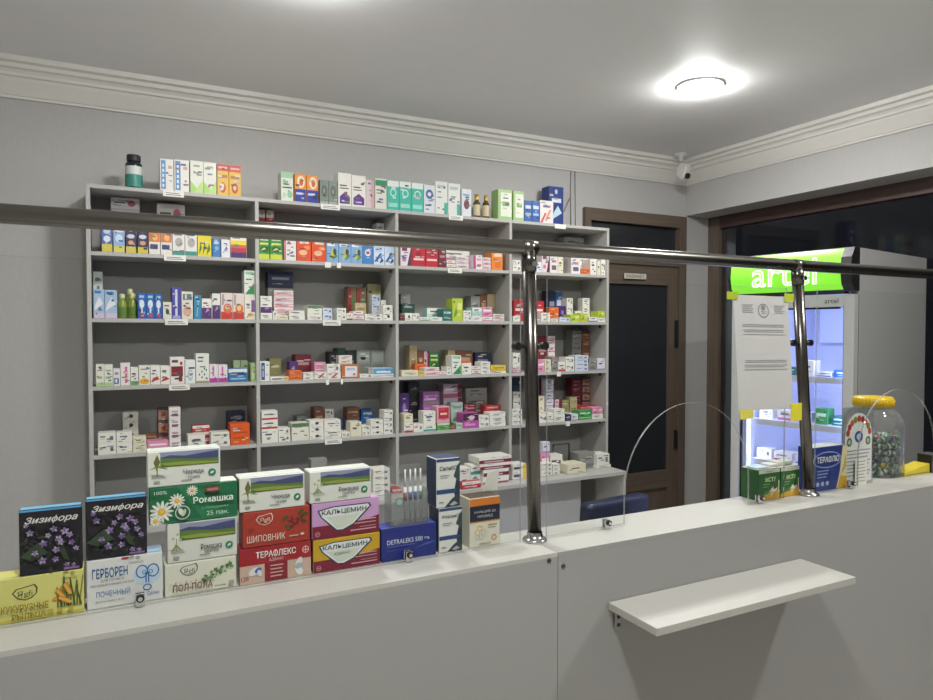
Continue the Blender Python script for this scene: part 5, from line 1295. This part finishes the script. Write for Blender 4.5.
# ---------------------------------------------------------------- office chair
cc = at(623, 500, 2.44); zt_ = at(618, 497, 2.44).z
LE = mat('23283c', .35, 0, .05, 30)
t = tag(empty('office_chair', (cc.x, 2.44, 0), .12), 'office chair with a dark navy padded back behind the counter', 'chair')
def pad(name, sx, sy, sz, loc, rx=0):
    b = MB(); bm = bmesh.new(); bmesh.ops.create_cube(bm, size=1)
    for v in bm.verts: v.co = Vector((v.co.x*sx, v.co.y*sy, v.co.z*sz))
    bmesh.ops.bevel(bm, geom=bm.edges[:], offset=min(sx, sy, sz)*.42, segments=5, affect='EDGES', profile=.6)
    b.add_bm(bm, LE, Matrix.Translation(loc) @ Matrix.Rotation(rx, 4, 'X'), True); return b.build(name, t)
pad('backrest', .40, .075, .50, (0, .06, zt_-.265), .06); pad('seat', .46, .44, .09, (0, .30, .46))
b = MB(); b.tube([(0, .06, .40), (0, .02, .50), (0, .03, zt_-.3)], .018, BLACKP, 12); b.build('back_bracket', t)
b = MB(); b.tube([(0, .3, .08), (0, .3, .42)], .025, CHROME, 16); b.build('gas_column', t)
for k in range(5):
    a = 2*PI*k/5; b = MB(); b.tube([(0, .3, .10), (.27*math.cos(a), .3+.27*math.sin(a), .07)], [.022, .014], BLACKP, 10); lg = b.build('base_arm', t)
    b = MB(); b.tube([(.27*math.cos(a)-.02, .3+.27*math.sin(a), .03), (.27*math.cos(a)+.02, .3+.27*math.sin(a), .03)], .03, BLACKP, 16); b.build('caster', lg)

# ---------------------------------------------------------------- corner camera, cables
cp = at(681, 160, 3.66); 
t = tag(empty('security_camera', (cp.x, 3.66, ZC)), 'small white security camera hanging at the ceiling corner', 'camera')
WHP = mat('d5d4d2', .35)
b = MB(); b.lathe([(.0005, 0), (.045, 0), (.042, -.012), (.018, -.018), (.014, -.05), (.0005, -.05)], WHP, 24); b.build('mount', t)
bz = at(681, 172, 3.66).z-ZC
b = MB(); bm = bmesh.new(); bmesh.ops.create_cube(bm, size=1)
for v in bm.verts: v.co = Vector((v.co.x*.055, v.co.y*.09, v.co.z*.105))
bmesh.ops.bevel(bm, geom=bm.edges[:], offset=.014, segments=3, affect='EDGES')
b.add_bm(bm, WHP, Matrix.Translation((0, -.02, bz)) @ Matrix.Rotation(.35, 4, 'X')); bd = b.build('body', t)
b = MB(); b.tube([(0, -.058, bz-.038), (0, -.07, bz-.043)], .02, BLACKP, 20); b.build('lens', bd)
b = MB(); b.tube([(0, -.062, bz+.012), (0, -.069, bz+.01)], .007, BLACKP, 16); b.build('sensor', bd)
GW = mat('8f8e8b', .5)
def cable(pts, name, lb, r=.0028):
    P_ = [at(u, v, y) for u, v, y in pts]; b = MB(); b.tube(P_, r, GW, 8); tag(b.build(name), lb, 'cable')
yw = YB-.006
cable([(566, 142, YB-.055), (567.5, 149, YB-.055), (569, 160, yw), (571, 172, yw), (570.6, 190, yw), (571, 228, yw)], 'cable', 'left grey cable hanging down the wall behind the shelving')
cable([(574, 150, YB-.055), (573, 156, YB-.04), (575, 172, yw), (575.4, 200, yw), (575.5, 228, yw)], 'cable', 'right grey cable hanging down the wall behind the shelving')
cable([(570, 198, yw-.008), (565, 210, yw-.008), (558, 219, yw-.008)], 'cable', 'short cable end slanting down left of the hanging cables')

# night outside
w = bpy.data.worlds.new('night'); SC.world = w; w.use_nodes = True
w.node_tree.nodes['Background'].inputs[0].default_value = (.004, .0042, .005, 1); w.node_tree.nodes['Background'].inputs[1].default_value = 1
# at most 300 individual cartons: those of which the photo shows most; the rest are one crowd
bpy.context.view_layer.update()
boxes = [o for o in SC.objects if o.parent is None and o.name.split('.')[0] == 'medicine_box']
hits = {o.name: 0 for o in boxes}
from mathutils.bvhtree import BVHTree
vs_, fs_, ow_ = [], [], []
for o in SC.objects:
    if o.type != 'MESH' or o.name.split('.')[0] in ('glass_panel', 'pane', 'front_plate', 'back_plate', 'side_plate', 'plate', 'glass_clip', 'lettering', 'body'): continue
    r_ = o
    while r_.parent: r_ = r_.parent
    n = len(vs_); M_ = o.matrix_world; vs_ += [M_ @ q.co for q in o.data.vertices]
    for pg in o.data.polygons: fs_.append([n+i for i in pg.vertices]); ow_.append(r_.name)
BV = BVHTree.FromPolygons(vs_, fs_)
for u in range(86, 860, 2):
    for v in range(150, 520, 2):
        if 640 < u < 735: continue
        d = (fwd + rgt*((u+.5-466.5)/F) + upv*((350-v-.5)/F)).normalized(); p = Vector((0, 0, H))
        loc, nrm, idx, dist = BV.ray_cast(p, d)
        if idx is not None and ow_[idx] in hits: hits[ow_[idx]] += 1
def prio(o):
    g = o.get('group', '')
    return hits[o.name]+(10000 if 'fridge' in g or 'counter' in g or 'desk' in g else 0)
boxes.sort(key=prio, reverse=True)
rest = [o for o in boxes[300:]]
print('LAST KEPT', hits[boxes[299].name], 'REST', len(rest), 'UNSEEN', sum(hits[o.name] == 0 for o in rest))
MBr = MB()
for o in rest:
    me = o.data; M_ = o.matrix_world; n = len(MBr.v); MBr.v += [tuple(M_ @ q.co) for q in me.vertices]
    ms = [MBr.mi(m) for m in me.materials]
    for pg in me.polygons: MBr.f.append(tuple(n+i for i in pg.vertices)); MBr.m.append(ms[pg.material_index]); MBr.sm.append(False)
for o in rest: bpy.data.objects.remove(o)
tag(MBr.build('medicine_boxes', fix=False), 'further small medicine boxes crowded behind and between the others on the shelves', 'boxes', kind='stuff')
L = {}
for o in SC.objects:
    if o.parent is None and o.get('label'): L.setdefault(o['label'], []).append(o.name)
for k, v in L.items():
    if len(v) > 1 and 'sweet' not in k: print('DUP', k, v)
    if not 4 <= len(k.split()) <= 16: print('LEN', len(k.split()), k)
